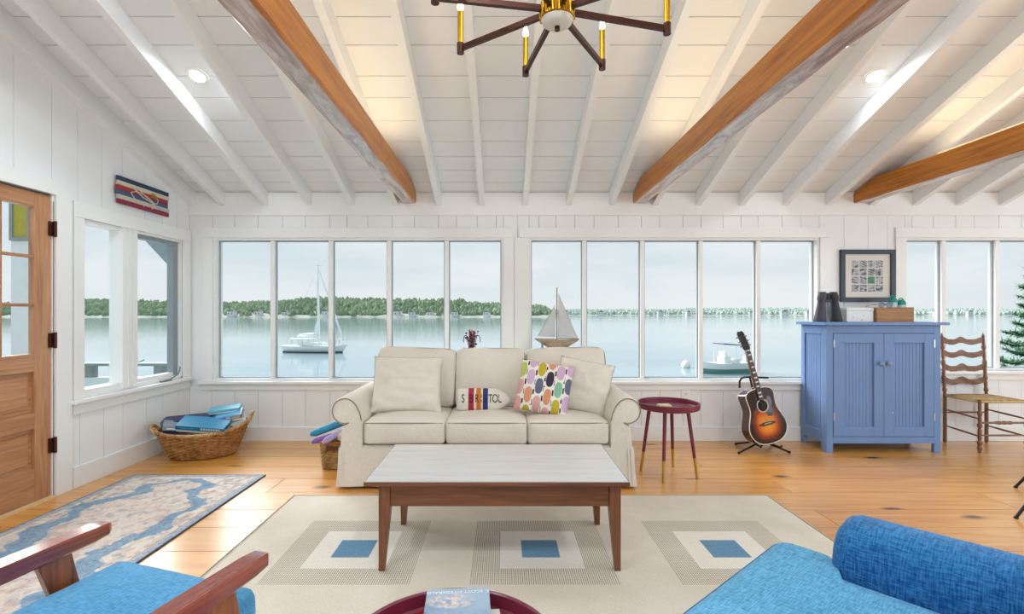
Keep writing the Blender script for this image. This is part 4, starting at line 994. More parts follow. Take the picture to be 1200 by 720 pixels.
# ================================================================== NEAR ARMCHAIRS
M_teal = fabric('teal_blue_linen', '68b0dc', 340, 0.14, 0.3, '3a82b4', amp=0.42)
M_arm = wood('reddish_teak', '8a2c16', 'a3441f', '5c190c', 1, 1.2, 0.25, 1.0, 0.15, 0, 0.05, coat_ior=1.7)
M_arm2 = wood('teak_post', '9a5220', 'b56a2f', '6a3012', 2, 1.2, 0.28, 0.6, 0.2, 0, 0.05)
def lounge_chair():
    t = thing('lounge_chair', 'mid-century teak lounge chair with blue seat cushion', 'armchair', (-1.035, 1.59, 0.0085), R(-18.6))
    # local: +y is the facing direction, arm fronts at y=0
    for sd in (-1, 1):
        x = sd * 0.335
        rings = []
        for yv, z, hw, hz in ((0.006, 0.545, 0.020, 0.014), (-0.004, 0.543, 0.027, 0.020), (-0.05, 0.540, 0.031, 0.024), (-0.30, 0.527, 0.034, 0.026), (-0.62, 0.502, 0.030, 0.024), (-0.74, 0.495, 0.024, 0.020)):
            rings.append([Vector((x + hw * a, yv, z + hz * b)) for a, b in ((-1, -.75), (-.85, -1), (.85, -1), (1, -.75), (1, .8), (.9, 1), (-.9, 1), (-1, .8))])
        B().ring_loft([r_[::-1] for r_ in rings]).build('armrest', M_arm, t, smooth=30)
        # raked front leg and rear leg
        def leg(p0, p1, w0, w1):
            rg = [[Vector((p[0] + a * 0.016, p[1] + b * w_, p[2])) for a, b in ((-1, -1), (1, -1), (1, 1), (-1, 1))] for p, w_ in ((p0, w0), (p1, w1))]
            B().ring_loft(rg).build('leg', M_arm2, t, bevel=0.004)
        leg((x, -0.02, 0.0), (x, -0.155, 0.510), 0.022, 0.046)
        leg((x, -0.78, 0.0), (x, -0.62, 0.475), 0.018, 0.034)
        B().box(x - .012, x + .012, -0.68, -0.09, 0.27, 0.315).build('side_rail', M_arm2, t, bevel=0.003)
    for yv, z in ((-0.075, 0.255), (-0.66, 0.215)): B().box(-0.32, 0.32, yv - .011, yv + .011, z, z + 0.05).build('cross_rail', M_arm, t, bevel=0.003)
    for i in range(6): B().box(-0.31, 0.31, -0.60 + .095 * i, -0.56 + .095 * i, 0.279 + 0.004 * i, 0.293 + 0.004 * i).build('seat_slat', M_arm2, t)
    Mx = Matrix.Translation((0, -0.31, 0.365)) @ Matrix.Rotation(R(3.0), 4, 'X')
    c_ = B().rbox((0, 0, 0), (0.298, 0.345, 0.058), 0.040, 14, (0.006, 0.012, 0.022), M=Mx, wob=0.004).build('seat_cushion', M_teal, t, smooth=70)
    lp = []
    for a in range(0, 360, 5):
        ca, sa = math.cos(R(a)), math.sin(R(a)); lp.append(Mx @ Vector((math.copysign(abs(ca) ** .25, ca) * .292, math.copysign(abs(sa) ** .25, sa) * .342, 0.036)))
    B().tube(lp, 0.004, 6, closed=True).build('piping', M_teal, c_, smooth=60)
    Mb = Matrix.Translation((0, -0.70, 0.62)) @ Matrix.Rotation(R(-16), 4, 'X')
    B().rbox((0, 0, 0), (0.295, 0.06, 0.27), 0.045, 10, (0.005, 0.02, 0.005), M=Mb).build('back_cushion', M_teal, t, smooth=70)
    for sd in (-1, 1): B().box(sd * .30 - .013, sd * .30 + .013, -0.09, -0.062, -0.36, 0.26, M=Mb).build('back_post', M_arm2, t)
lounge_chair()

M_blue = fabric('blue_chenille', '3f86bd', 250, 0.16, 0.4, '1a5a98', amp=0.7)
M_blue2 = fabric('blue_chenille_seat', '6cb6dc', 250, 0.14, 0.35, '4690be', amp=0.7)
M_bpipe = plain('blue_piping', '2f6f9f', 0.9)
def blue_chair():
    an = 41.0; ex = Vector((math.cos(R(an)), math.sin(R(an)), 0)); ey = Vector((-ex.y, ex.x, 0))
    corner = Vector((0.985, 1.785, 0)); w_, d = 0.50, 0.40
    O = corner - ex * w_ - ey * d
    t = thing('upholstered_armchair', 'blue chenille armchair with rounded arms', 'armchair', (O.x, O.y, 0.0085), R(an))
    B().rbox((0, -0.02, 0.20), (0.48, 0.36, 0.11), 0.03, 6).build('base', M_blue, t, smooth=60)
    for a in (-.42, .42):
        for b in (-.33, .30): B().lathe([(0.018, 0.001), (0.026, 0.10)], (a, b, 0), 12).build('foot', M_arm2, t, smooth=50)
    # T-shaped seat cushion (front wings pass before the arms)
    rings = []
    outline = [(-w_, d), (w_, d), (w_, d - 0.17), (w_ - 0.15, d - 0.20), (w_ - 0.15, -0.36), (-w_ + .15, -0.36), (-w_ + .15, d - 0.20), (-w_, d - 0.17)]
    def rounded(o, r_):
        pts = []; n = len(o)
        for i in range(n):
            p, q, s_ = Vector(o[i - 1]), Vector(o[i]), Vector(o[(i + 1) % n])
            a = (p - q).normalized(); b = (s_ - q).normalized()
            k = min(r_, (p - q).length * .45, (s_ - q).length * .45)
            A, C = q + a * k, q + b * k
            for j in range(6):
                u = j / 5; pts.append(A * (1 - u) ** 2 + q * 2 * u * (1 - u) + C * u * u)
        return pts
    base = rounded(outline, 0.05); cen = Vector((0, 0.03))
    def ring(sc_, z): return [Vector((cen.x + (p.x - cen.x) * sc_, cen.y + (p.y - cen.y) * sc_, z)) for p in base]
    zs = [(0.93, 0.312), (0.985, 0.322), (1.0, 0.345), (1.0, 0.435), (0.988, 0.458), (0.955, 0.471), (0.88, 0.482), (0.7, 0.493), (0.45, 0.499), (0.2, 0.502), (0.02, 0.503)]
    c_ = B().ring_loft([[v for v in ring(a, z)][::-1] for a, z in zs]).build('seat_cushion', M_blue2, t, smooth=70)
    B().tube(ring(0.993, 0.452), 0.0055, 8, closed=True).build('piping', M_bpipe, c_, smooth=60)
    for sd in (-1, 1):
        # rounded arm
        x = sd * (w_ - 0.02); rg = []
        L0, L1 = d - 0.19, -0.46
        for u, k in ((0, 0.55), (0.012, 0.78), (0.035, 0.93), (0.08, 1.0), (0.3, 1.0), (0.7, 1.0), (1.0, 1.0)):
            yv = L0 + (L1 - L0) * u
            ringp = []
            for q in range(24):
                a = 2 * math.pi * q / 24; ca, sa = math.cos(a), math.sin(a)
                hx = 0.128 * k * math.copysign(abs(ca) ** .72, ca); hz = (0.165 * k if sa > 0 else 0.24) * math.copysign(abs(sa) ** .72, sa)
                ringp.append(Vector((x + hx, yv, 0.455 + hz)))
            rg.append(ringp if True else ringp[::-1])
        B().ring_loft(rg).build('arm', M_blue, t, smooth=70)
    Mb = Matrix.Translation((0, -0.42, 0.50)) @ Matrix.Rotation(R(-10), 4, 'X')
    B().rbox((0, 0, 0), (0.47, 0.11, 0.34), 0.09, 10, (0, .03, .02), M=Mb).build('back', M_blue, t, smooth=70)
blue_chair()

# ================================================================== BLUE CABINET
M_cab = plain('blue_cabinet_paint', '708ebd', 0.5, spec=0.35, var=0.03, scale=4)
def beadboard(u0, u1, n, depth):
    """profile of (u, offset) with V grooves between the beads"""
    pts = []; w_ = (u1 - u0) / n
    for i in range(n):
        a = u0 + i * w_; pts += [(a, depth), (a + 0.0025, 0.0), (a + w_ - 0.0025, 0.0)]
    return pts + [(u1, depth)]
def cabinet():
    x0, x1, y0, y1, H = 2.955, 4.0, 4.566, 4.955, 1.195
    t = thing('cabinet', 'blue painted two-door beadboard cabinet', 'cabinet', ((x0 + x1) / 2, (y0 + y1) / 2, 0))
    bw = dict(w=True, bevel=0.0025)
    B().box(x0 - 0.045, x1 + 0.045, y0 - 0.045, y1 + 0.012, H - 0.026, H).build('top', M_cab, t, **bw)
    bd = B().box(x0 + 0.03, x1 - 0.03, y0 + 0.03, y1, 0.09, H - 0.027).build('body', M_cab, t, w=True)
    # corner stiles reaching the floor as feet
    fw = 0.06
    for a in (x0, x1 - fw): B().box(a, a + fw, y0, y0 + 0.029, 0.001, H - 0.027).build('front_stile', M_cab, t, **bw)
    B().box(x0 + fw, x1 - fw, y0, y0 + 0.029, 0.085, 0.145).build('bottom_rail', M_cab, t, **bw)
    B().box(x0 + fw, x1 - fw, y0, y0 + 0.029, H - 0.10, H - 0.027).build('top_rail', M_cab, t, **bw)
    for xs, sg in ((x0, 1), (x1, -1)):
        a, b = (xs, xs + 0.024) if sg > 0 else (xs - 0.024, xs)
        for ya, yb in ((y0 + 0.0295, y0 + 0.075), (y1 - 0.055, y1)): B().box(a, b, ya, yb, 0.001, H - 0.027).build('side_stile', M_cab, t, **bw)
        for za, zb in ((0.085, 0.19), (H - 0.11, H - 0.027)): B().box(a, b, y0 + 0.0755, y1 - 0.0555, za, zb).build('side_rail', M_cab, t, **bw)
        prof = beadboard(y0 + 0.0755, y1 - 0.0555, 8, 0.003); f = 0.012
        poly = [((xs + sg * (f + d_)), u) for u, d_ in prof]; poly += [(xs + sg * 0.027, y1 - 0.0555), (xs + sg * 0.027, y0 + 0.0755)]
        B().prism(poly, 2, 0.19, H - 0.11).build('side_panel', M_cab, t, w=True)
    # doors
    dx0, dx1, dz0, dz1 = x0 + fw + 0.004, x1 - fw - 0.004, 0.149, H - 0.104; mid = (dx0 + dx1) / 2
    M_knob = plain('grey_blue_knob', '8d9bb0', 0.3); M_hin = plain('nickel_hinge', 'b3b8bd', 0.3, .8)
    for a, b, kx, hx in ((dx0, mid - .0015, mid - .032, dx0), (mid + .0015, dx1, mid + .032, dx1)):
        d = B(); s_ = 0.088; yf, yk = y0 - 0.004, y0 + 0.026
        d.box(a, a + s_, yf, yk, dz0, dz1).box(b - s_, b, yf, yk, dz0, dz1).box(a + s_, b - s_, yf, yk, dz0, dz0 + .09).box(a + s_, b - s_, yf, yk, dz1 - .085, dz1)
        dd = d.build('door', M_cab, t, **bw)
        prof = beadboard(a + s_, b - s_, 9, 0.003); poly = [(u, y0 + 0.012 + q) for u, q in prof] + [(b - s_, y0 + .0285), (a + s_, y0 + .0285)]
        B().prism(poly[::-1], 2, dz0 + .09, dz1 - .085).build('door_panel', M_cab, dd, w=True)
        B().cyl((kx, yf, 0.82), (kx, yf - 0.012, 0.82), 0.009, n=12).ball((kx, yf - 0.024, 0.82), 0.021, 16, 10, (1, .8, 1)).build('knob', M_knob, dd, smooth=50, w=True)
        for z in (0.33, 1.0): B().box(hx - .006, hx + .006, yf - .006, yf + .002, z - .035, z + .035).build('hinge', M_hin, dd, w=True)
    # small bare chip in the paint
    B().box(mid + 0.075, mid + 0.083, y0 - 0.0046, y0 - 0.0041, 0.36, 0.374).build('paint_chip', plain('bare_primer', 'd5d9e0', 0.7, var=0), t, w=True)
cabinet()
CT = 1.1955
def binoculars():
    t = thing('binoculars', 'black binoculars standing upright on the blue cabinet', 'binoculars', (3.10, 4.77, CT), R(6))
    Mk = plain('black_rubber', '26262a', 0.55, var=.05); Mt = plain('dark_grey_barrel', '3f3f49', 0.5)
    for sd in (-1, 1):
        b_ = B().lathe([(0.0001, 0.0), (0.052, 0.0), (0.054, 0.01), (0.047, 0.07), (0.036, 0.17), (0.034, 0.20), (0.040, 0.215), (0.040, 0.25), (0.034, 0.262), (0.032, 0.285), (0.0001, 0.287)], (0.085 * sd, 0, 0), 24, Matrix.Shear('XY', 4, (0, 0)) @ Matrix.Identity(4))
        b_.v = [(v[0] - sd * v[2] * 0.10, v[1], v[2]) for v in b_.v]
        b_.build('barrel', Mt if sd < 0 else Mk, t, smooth=40)
    h_ = B().box(-0.075, 0.075, -0.02, 0.02, 0.255, 0.275).box(-0.035, 0.035, -0.018, 0.018, 0.19, 0.215).build('bridge', Mk, t, bevel=0.003)
    B().cyl((0, 0, 0.20), (0, 0, 0.262), 0.015, n=14).build('focus_wheel', Mk, h_, smooth=50)
binoculars()
tag(B().lathe([(0.0001, 0), (0.03, 0), (0.055, 0.195), (0.052, 0.195), (0.027, 0.006), (0.0001, 0.006)], (0, 0, 0), 28).build('tapered_cup', plain('white_ceramic', 'efeeea', 0.3), smooth=40, loc=(3.145, 4.885, CT)), 'white tapered cup behind the black binoculars', 'cup')
t = thing('storage_box', 'low white speckled box on the blue cabinet', 'box', (3.38, 4.80, CT))
g = G('speckled_card', 'e8e8e6', .7); g.set('Base Color', g.mix(g.ma('SUBTRACT', 1.0, g.step(g.voro(g.co(), 22), .13, .02)), 'e9e9e6', '6b6f76'))
B().box(-.125, .125, -.07, .07, 0, .105).build('body', g.m, t, bevel=.002); B().box(-.128, .128, -.073, .073, .1055, .135).build('lid', g.m, t, bevel=.002)
t = thing('wooden_crate', 'low open wooden crate on the blue cabinet holding green bottles', 'box', (3.695, 4.79, CT))
M_crate = wood('crate_wood', 'a9774a', 'bd8f60', '875733', 0, 1.3, .6)
for a in ((-.175, .175, -.085, -.073), (-.175, .175, .073, .085), (-.175, -.163, -.0725, .0725), (.163, .175, -.0725, .0725)): B().box(*a, .012, .138).build('side_board', M_crate, t, bevel=.002)
B().box(-.175, .175, -.085, .085, 0, .0115).build('bottom_board', M_crate, t)
M_teal2 = plain('teal_plastic', '0f8f83', 0.3); M_clear = plain('pale_bottle_plastic', 'b9d3d6', 0.25, var=.04)
for x, y, zt, sh, lab in ((3.728, 4.775, 0.225, -1, 'taller teal-capped bottle in the crate'), (3.798, 4.76, 0.20, 1, 'shorter teal-capped bottle in the crate')):
    t = thing('bottle', lab, 'bottle', (x, y, CT + 0.0118))
    B().lathe([(0.0001, 0), (0.03, 0), (0.032, 0.01), (0.032, zt - .055), (0.029, zt - .05), (0.0001, zt - .05)], n=20).build('body', M_clear, t, smooth=40)
    B().lathe([(0.034, 0), (0.034, 0.012), (0.030, 0.03), (0.014, 0.048), (0.0001, 0.05)], (0, 0, zt - .0495), 20).build('cap', M_teal2, t, smooth=40)
    B().tube(bez((-.03, 0, zt - .04), (-.04, 0, zt + .02), (.0, 0, zt + .03), (.02, 0, zt - .01), 8), .005, 6).build('carry_loop', M_teal2, t, smooth=60)
t = thing('sunglasses', 'pale wire sunglasses resting in the crate', 'glasses', (3.60, 4.79, CT + 0.1415))
M_lens = plain('smoky_lens', '4d5a68', 0.1, var=0)
for sd in (-1, 1):
    rim_ = [(sd * .036 + .03 * math.cos(R(a)), -.085, .018 + .022 * math.sin(R(a))) for a in range(0, 360, 20)]
    r_ = B().tube(rim_, .0025, 6, closed=True).build('rim', M_steel, t, smooth=60)
    B().cyl((sd * .036, -.0845, .018), (sd * .036, -.0855, .018), .0275, n=20).build('lens', M_lens, r_)
    B().tube([(sd * .066, -.085, .022), (sd * .068, 0, .022), (sd * .066, .078, .004)], .0025, 6).build('temple', M_steel, t, smooth=60)
B().tube([(-.008, -.085, .024), (0, -.085, .028), (.008, -.085, .024)], .0025, 6).build('nose_bridge', M_steel, t, smooth=60)

# ================================================================== FRAMED PICTURE, OUTLET, WALL ART
def picture():
    x0, x1, z0, z1 = 3.36, 3.906, 1.391, 1.912; yb = YB - 0.003
    t = thing('framed_picture', 'navy framed grid of sixteen small grey prints above the cabinet', 'picture', ((x0 + x1) / 2, yb, z0))
    M_fr = plain('navy_frame', '27303f', 0.4); f = .045
    for a in ((x0, x1, z0, z0 + f), (x0, x1, z1 - f, z1), (x0, x0 + f, z0 + f, z1 - f), (x1 - f, x1, z0 + f, z1 - f)): B().box(a[0], a[1], yb - .03, yb, a[2], a[3]).build('frame_bar', M_fr, t, w=True, bevel=.002)
    m = B().box(x0 + f, x1 - f, yb - .012, yb - .004, z0 + f, z1 - f).build('mat_board', plain('cream_mat', 'dfd8d0', .8, var=.01), t, w=True)
    g = G('grey_print', '888888', .7); v = g.co(); r = g.rand(); X, Y, Z = g.sep(v)
    k1 = g.noise(g.node('ShaderNodeVectorMath', {0: v, 1: g.comb(g.ma('MULTIPLY', r, 50.0), g.ma('MULTIPLY', r, 31.0), r)}, operation='ADD'), 16, 2, .5, 0.8)
    k2 = g.ma('SINE', g.ma('MULTIPLY', g.ma('ADD', g.ma('MULTIPLY', X, g.ma('SUBTRACT', r, .5)), g.ma('MULTIPLY', Z, r)), 320.0))
    g.set('Base Color', g.ramp(g.ma('ADD', k1, g.ma('MULTIPLY', k2, .1)), [(0.30, '4a4e56'), (0.44, '8c8f95'), (0.56, 'c3c6c9'), (0.70, '7a7e85')]))
    gr = plain('green_print', '5e8f7d', .7, var=.2, scale=60)
    px0, px1, pz0, pz1 = 3.472, 3.792, 1.488, 1.812; n = 4; s_ = (px1 - px0) / n
    for i in range(4):
        for j in range(4):
            B().box(px0 + i * s_ + .005, px0 + (i + 1) * s_ - .005, yb - .0135, yb - .0121, pz0 + j * s_ + .005, pz0 + (j + 1) * s_ - .005).build('print', gr if (i, j) == (2, 1) else g.m, m, w=True)
picture()
t = thing('wall_outlet', 'white electrical outlet plate on the wainscot', 'outlet', (bx(803), YB - .003, .41))
xo = bx(803)
B().rbox((xo, YB - .0065, .445), (.045, .009, .068), .006, 6).build('plate', M_trim, t, smooth=40, w=True)
for z in (.42, .47):
    s_ = B().rbox((xo, YB - .0155, z), (.020, .002, .018), .0015, 4).build('socket', M_trim, t, w=True)
    for q in (-.007, .007): B().box(xo + q - .0015, xo + q + .0015, YB - .0182, YB - .0174, z - .004, z + .008).build('slot', M_black, s_, w=True)
def wall_art():
    y0, y1, z0, z1 = 4.02, 4.63, 2.170, 2.395
    t = thing('wall_art', 'striped wooden slat wall art with a pale fish outline', 'wall art', (XL, (y0 + y1) / 2, z0))
    cols = ['8d2742', 'c9c3b6', '4b5a80', 'a92f33', 'd6c9b0', '2f3f5e']; h = (z1 - z0) / 6
    for k in (4.12, 4.52): B().box(XL + .0005, XL + .014, k - .02, k + .02, z0 + .01, z1 - .01).build('batten', M_brownv, t, w=True)
    rr = random.Random(2)
    for i, c in enumerate(cols):
        o = rr.uniform(-.008, .008)
        B().box(XL + .0145, XL + .034, y0 + o, y1 + o, z0 + i * h + .001, z0 + (i + 1) * h - .001).build('slat', wood('painted_slat_%d' % i, c, c, ['5a1a2c', '8f897c', '2c3654', '6f1c20', '9a8c70', '1c283e'][i], 1, 2, .7, rnd=.05), t, w=True, bevel=.002)
    M_ln = plain('weathered_cream_line', 'd8cfba', .8); M_gold = plain('tan_fin', 'b98a52', .8)
    def fishline(pts, r_=.004, m=M_ln): B().tube([(XL + .037, a, b) for a, b in pts], r_, 6).build('fish_outline', m, t, smooth=60, w=True)
    fishline(bez((4.16, 2.285), (4.22, 2.20), (4.34, 2.20), (4.44, 2.25)))
    fishline(bez((4.16, 2.285), (4.24, 2.33), (4.34, 2.30), (4.44, 2.25)))
    fishline([(4.18, 2.33), (4.30, 2.275), (4.44, 2.245)], .005)
    fishline([(4.22, 2.345), (4.33, 2.29), (4.44, 2.25)])
    for q in range(4): fishline([(4.40 + .02 * q, 2.30 - .004 * q), (4.42 + .018 * q, 2.335 - .006 * q)], .006, M_gold)
    fishline(bez((4.42, 2.25), (4.47, 2.245), (4.49, 2.27), (4.48, 2.30)))
    for q in (4.30, 4.40): fishline([(q, 2.225), (q + .01, 2.195)], .003)
wall_art()

# ================================================================== GUITAR ON STAND
def guitar():
    t = thing('acoustic_guitar', 'sunburst acoustic guitar with dark pickguard resting on a stand', 'guitar', (2.440, 4.60, 0.085), (R(-9), R(-10.5), R(14)))
    # half-width outline, z from bottom of the body
    prof = [(0.0, 0.0), (0.004, 0.06), (0.015, 0.105), (0.04, 0.150), (0.08, 0.183), (0.13, 0.200), (0.18, 0.196), (0.24, 0.172), (0.29, 0.150), (0.33, 0.141), (0.37, 0.143), (0.42, 0.150), (0.455, 0.148), (0.48, 0.130), (0.497, 0.095), (0.505, 0.05), (0.507, 0.0)]
    sm = []
    for i in range(len(prof) - 1):
        for k in range(4):
            u = k / 4; p0 = prof[max(i - 1, 0)]; p1 = prof[i]; p2 = prof[i + 1]; p3 = prof[min(i + 2, len(prof) - 1)]
            sm.append(tuple(.5 * (2 * p1[j] + (p2[j] - p0[j]) * u + (2 * p0[j] - 5 * p1[j] + 4 * p2[j] - p3[j]) * u * u + (3 * p1[j] - p0[j] - 3 * p2[j] + p3[j]) * u ** 3) for j in (0, 1)))
    sm.append(prof[-1])
    out = [(max(0, w_), z) for z, w_ in sm] + [(-max(0, w_), z) for z, w_ in sm[::-1][1:-1]]
    # materials
    g = G('sunburst_top', 'd0781e', 0.3, 0, 0.15, Coat_Weight=0.1, Coat_Roughness=0.05); v = g.co(); X, Y, Z = g.sep(v)
    d = g.ma('POWER', g.ma('ADD', g.ma('POWER', g.ma('ABSOLUTE', g.ma('DIVIDE', X, .215)), 2.4), g.ma('POWER', g.ma('ABSOLUTE', g.ma('DIVIDE', g.ma('SUBTRACT', Z, .17), g.ma('ADD', .20, g.ma('MULTIPLY', g.step(Z, .17, .02), .06)))), 2.4)), .42)
    grain = g.noise(g.map(v, (120, 1, 3)), 1, 2)
    g.set('Base Color', g.mix(.05, g.ramp(d, [(0.05, 'f5a52e'), (0.34, 'e07a1c'), (0.54, '8e3010'), (0.74, '1a0c10')]), g.ramp(grain, [(.3, '7a3c10'), (.7, 'e8a850')])))
    M_side = plain('mahogany_side', '3c1c1e', 0.15, var=.1, Coat_Weight=.6); M_bind = plain('ivory_binding', 'efe9da', 0.3, var=0)
    M_fb = plain('dark_fingerboard', '3c2620', .4); M_nk = wood('neck_mahogany', '7a4a2e', '8e5a3a', '57301c', 2, 2, .3, .4); M_gd = plain('tortoise_pickguard', '3a2630', .12, var=.3, scale=40)
    dp_ = .055
    bd = B().prism(out, 1, -dp_ + .0015, dp_).build('body', M_side, t, smooth=40)
    B().prism(out, 1, -dp_ - .0015, -dp_ + .001).build('soundboard', g.m, bd)
    B().tube([(x, -dp_ - .001, z) for x, z in out], .0042, 6, closed=True).build('binding', M_bind, bd, smooth=60)
    B().tube([(x, dp_, z) for x, z in out], .003, 6, closed=True).build('back_binding', M_bind, bd, smooth=60)
    hz = .345
    sh = B().lathe([(0.0001, 0), (.051, 0), (.051, .0006), (.0001, .0006)], n=32, M=Matrix.Translation((0, -dp_ - .0016, hz)) @ Matrix.Rotation(R(90), 4, 'X')).build('sound_hole', plain('hole_dark', '120d0b', .9, var=0), t)
    B().tube([(.057 * math.cos(R(a)), -dp_ - .0015, hz + .057 * math.sin(R(a))) for a in range(0, 360, 10)], .0045, 6, closed=True).build('rosette', M_bind, sh, smooth=60)
    B().prism([(.045, .39), (.075, .42), (.10, .41), (.105, .36), (.085, .315), (.095, .26), (.07, .235), (.03, .245), (.015, .29), (.045, .305), (.06, .345)], 1, -dp_ - .0035, -dp_ - .0018).build('pickguard', M_gd, t)
    br = B().prism([(-.085, .172), (-.04, .165), (.04, .165), (.085, .172), (.085, .185), (.03, .195), (-.03, .195), (-.085, .185)], 1, -dp_ - .010, -dp_ - .0017).build('bridge', M_fb, t)
    B().box(-.038, .038, -dp_ - .013, -dp_ - .0101, .182, .186).build('saddle', M_bind, br)
    # neck
    rg = [[Vector((x * w_ / 2, -dp_ - .004 + (0 if q < 2 else .020 if q in (2, 5) else .024) * s2, z)) for q, x in enumerate((-1, 1, 1, .4, -.4, -1))] for z, w_, s2 in ((.48, .056, 1.5), (.52, .055, 1.0), (.86, .043, .9))]
    B().ring_loft(rg).build('neck', M_nk, t, smooth=40)
    fb = B().ring_loft([[Vector((x * w_ / 2, yv, z)) for x, yv in ((-1, -dp_ - .0105), (1, -dp_ - .0105), (1, -dp_ - .0042), (-1, -dp_ - .0042))] for z, w_ in ((.398, .056), (.86, .043))]).build('fingerboard', M_fb, t)
    for z in (.43, .465, .525, .565, .605, .655, .705, .76, .82): 
        w_ = (.056 - .013 * (z - .4) / .46) * .62; B().box(-w_ / 2, w_ / 2, -dp_ - .0113, -dp_ - .0106, z - .007, z + .007).build('inlay', M_bind, fb)
    B().box(-.0215, .0215, -dp_ - .014, -dp_ - .004, .8602, .866).build('nut', M_bind, t)
    Mh = Matrix.Translation((0, -dp_ - .004, .866)) @ Matrix.Rotation(R(-13), 4, 'X')
    hd = B().prism([(-.024, 0), (-.036, .03), (-.034, .165), (-.02, .19), (-.006, .18), (0, .186), (.006, .18), (.02, .19), (.034, .165), (.036, .03), (.024, 0)], 1, -.004, .012, M=Mh).build('headstock', plain('dark_headstock', '2a2422', .25), t)
    for sd in (-1, 1):
        for q in range(3):
            z = .045 + .045 * q
            B().cyl(Mh @ Vector((sd * .022, -.012, z)), Mh @ Vector((sd * .022, -.0041, z)), .004, n=8).cyl(Mh @ Vector((sd * .034, .006, z)), Mh @ Vector((sd * .046, .006, z)), .0025, n=6).ball(Mh @ Vector((sd * .052, .006, z)), .008, 8, 6).build('tuner', M_steel, hd, smooth=60)
    for q in range(6):
        f = (q - 2.5) / 2.5; B().cyl((f * .027, -dp_ - .0145, .184), (f * .017, -dp_ - .0155, .862), .0007, n=4).build('string', M_steel, t)
guitar()
def guitar_stand():
    t = thing('guitar_stand', 'black tubular guitar stand under the acoustic guitar', 'stand', (2.46, 4.66, 0))
    b = (2.435, 4.70, 0.075)
    for p in ((2.135, 4.525, .012), (2.605, 4.55, .012), (2.255, 4.84, .012), (2.62, 4.86, .012)):
        lg = B().cyl(b, p, .009, n=10).build('leg', M_black, t, smooth=50, w=True)
        B().ball(p, .0145, 10, 8, (1, 1, .8)).build('rubber_foot', M_black, lg, smooth=60, w=True)
    B().tube([b, (2.42, 4.775, 0.30), (2.40, 4.815, .56), (2.385, 4.83, .655)], .009, 10).build('upright', M_black, t, smooth=50, w=True)
    yk = B().tube([(2.265, 4.79, .56), (2.268, 4.795, .62), (2.285, 4.80, .65), (2.315, 4.805, .66), (2.385, 4.83, .66), (2.46, 4.80, .66), (2.515, 4.74, .665)], .009, 10).build('neck_yoke', M_black, t, smooth=60, w=True)
    B().tube([(2.34, 4.52, .078), (2.34, 4.54, .058), (2.36, 4.70, .052), (2.435, 4.71, .052), (2.50, 4.70, .052), (2.53, 4.56, .052), (2.53, 4.535, .072)], .0085, 10).build('cradle', M_black, t, smooth=60, w=True)
guitar_stand()

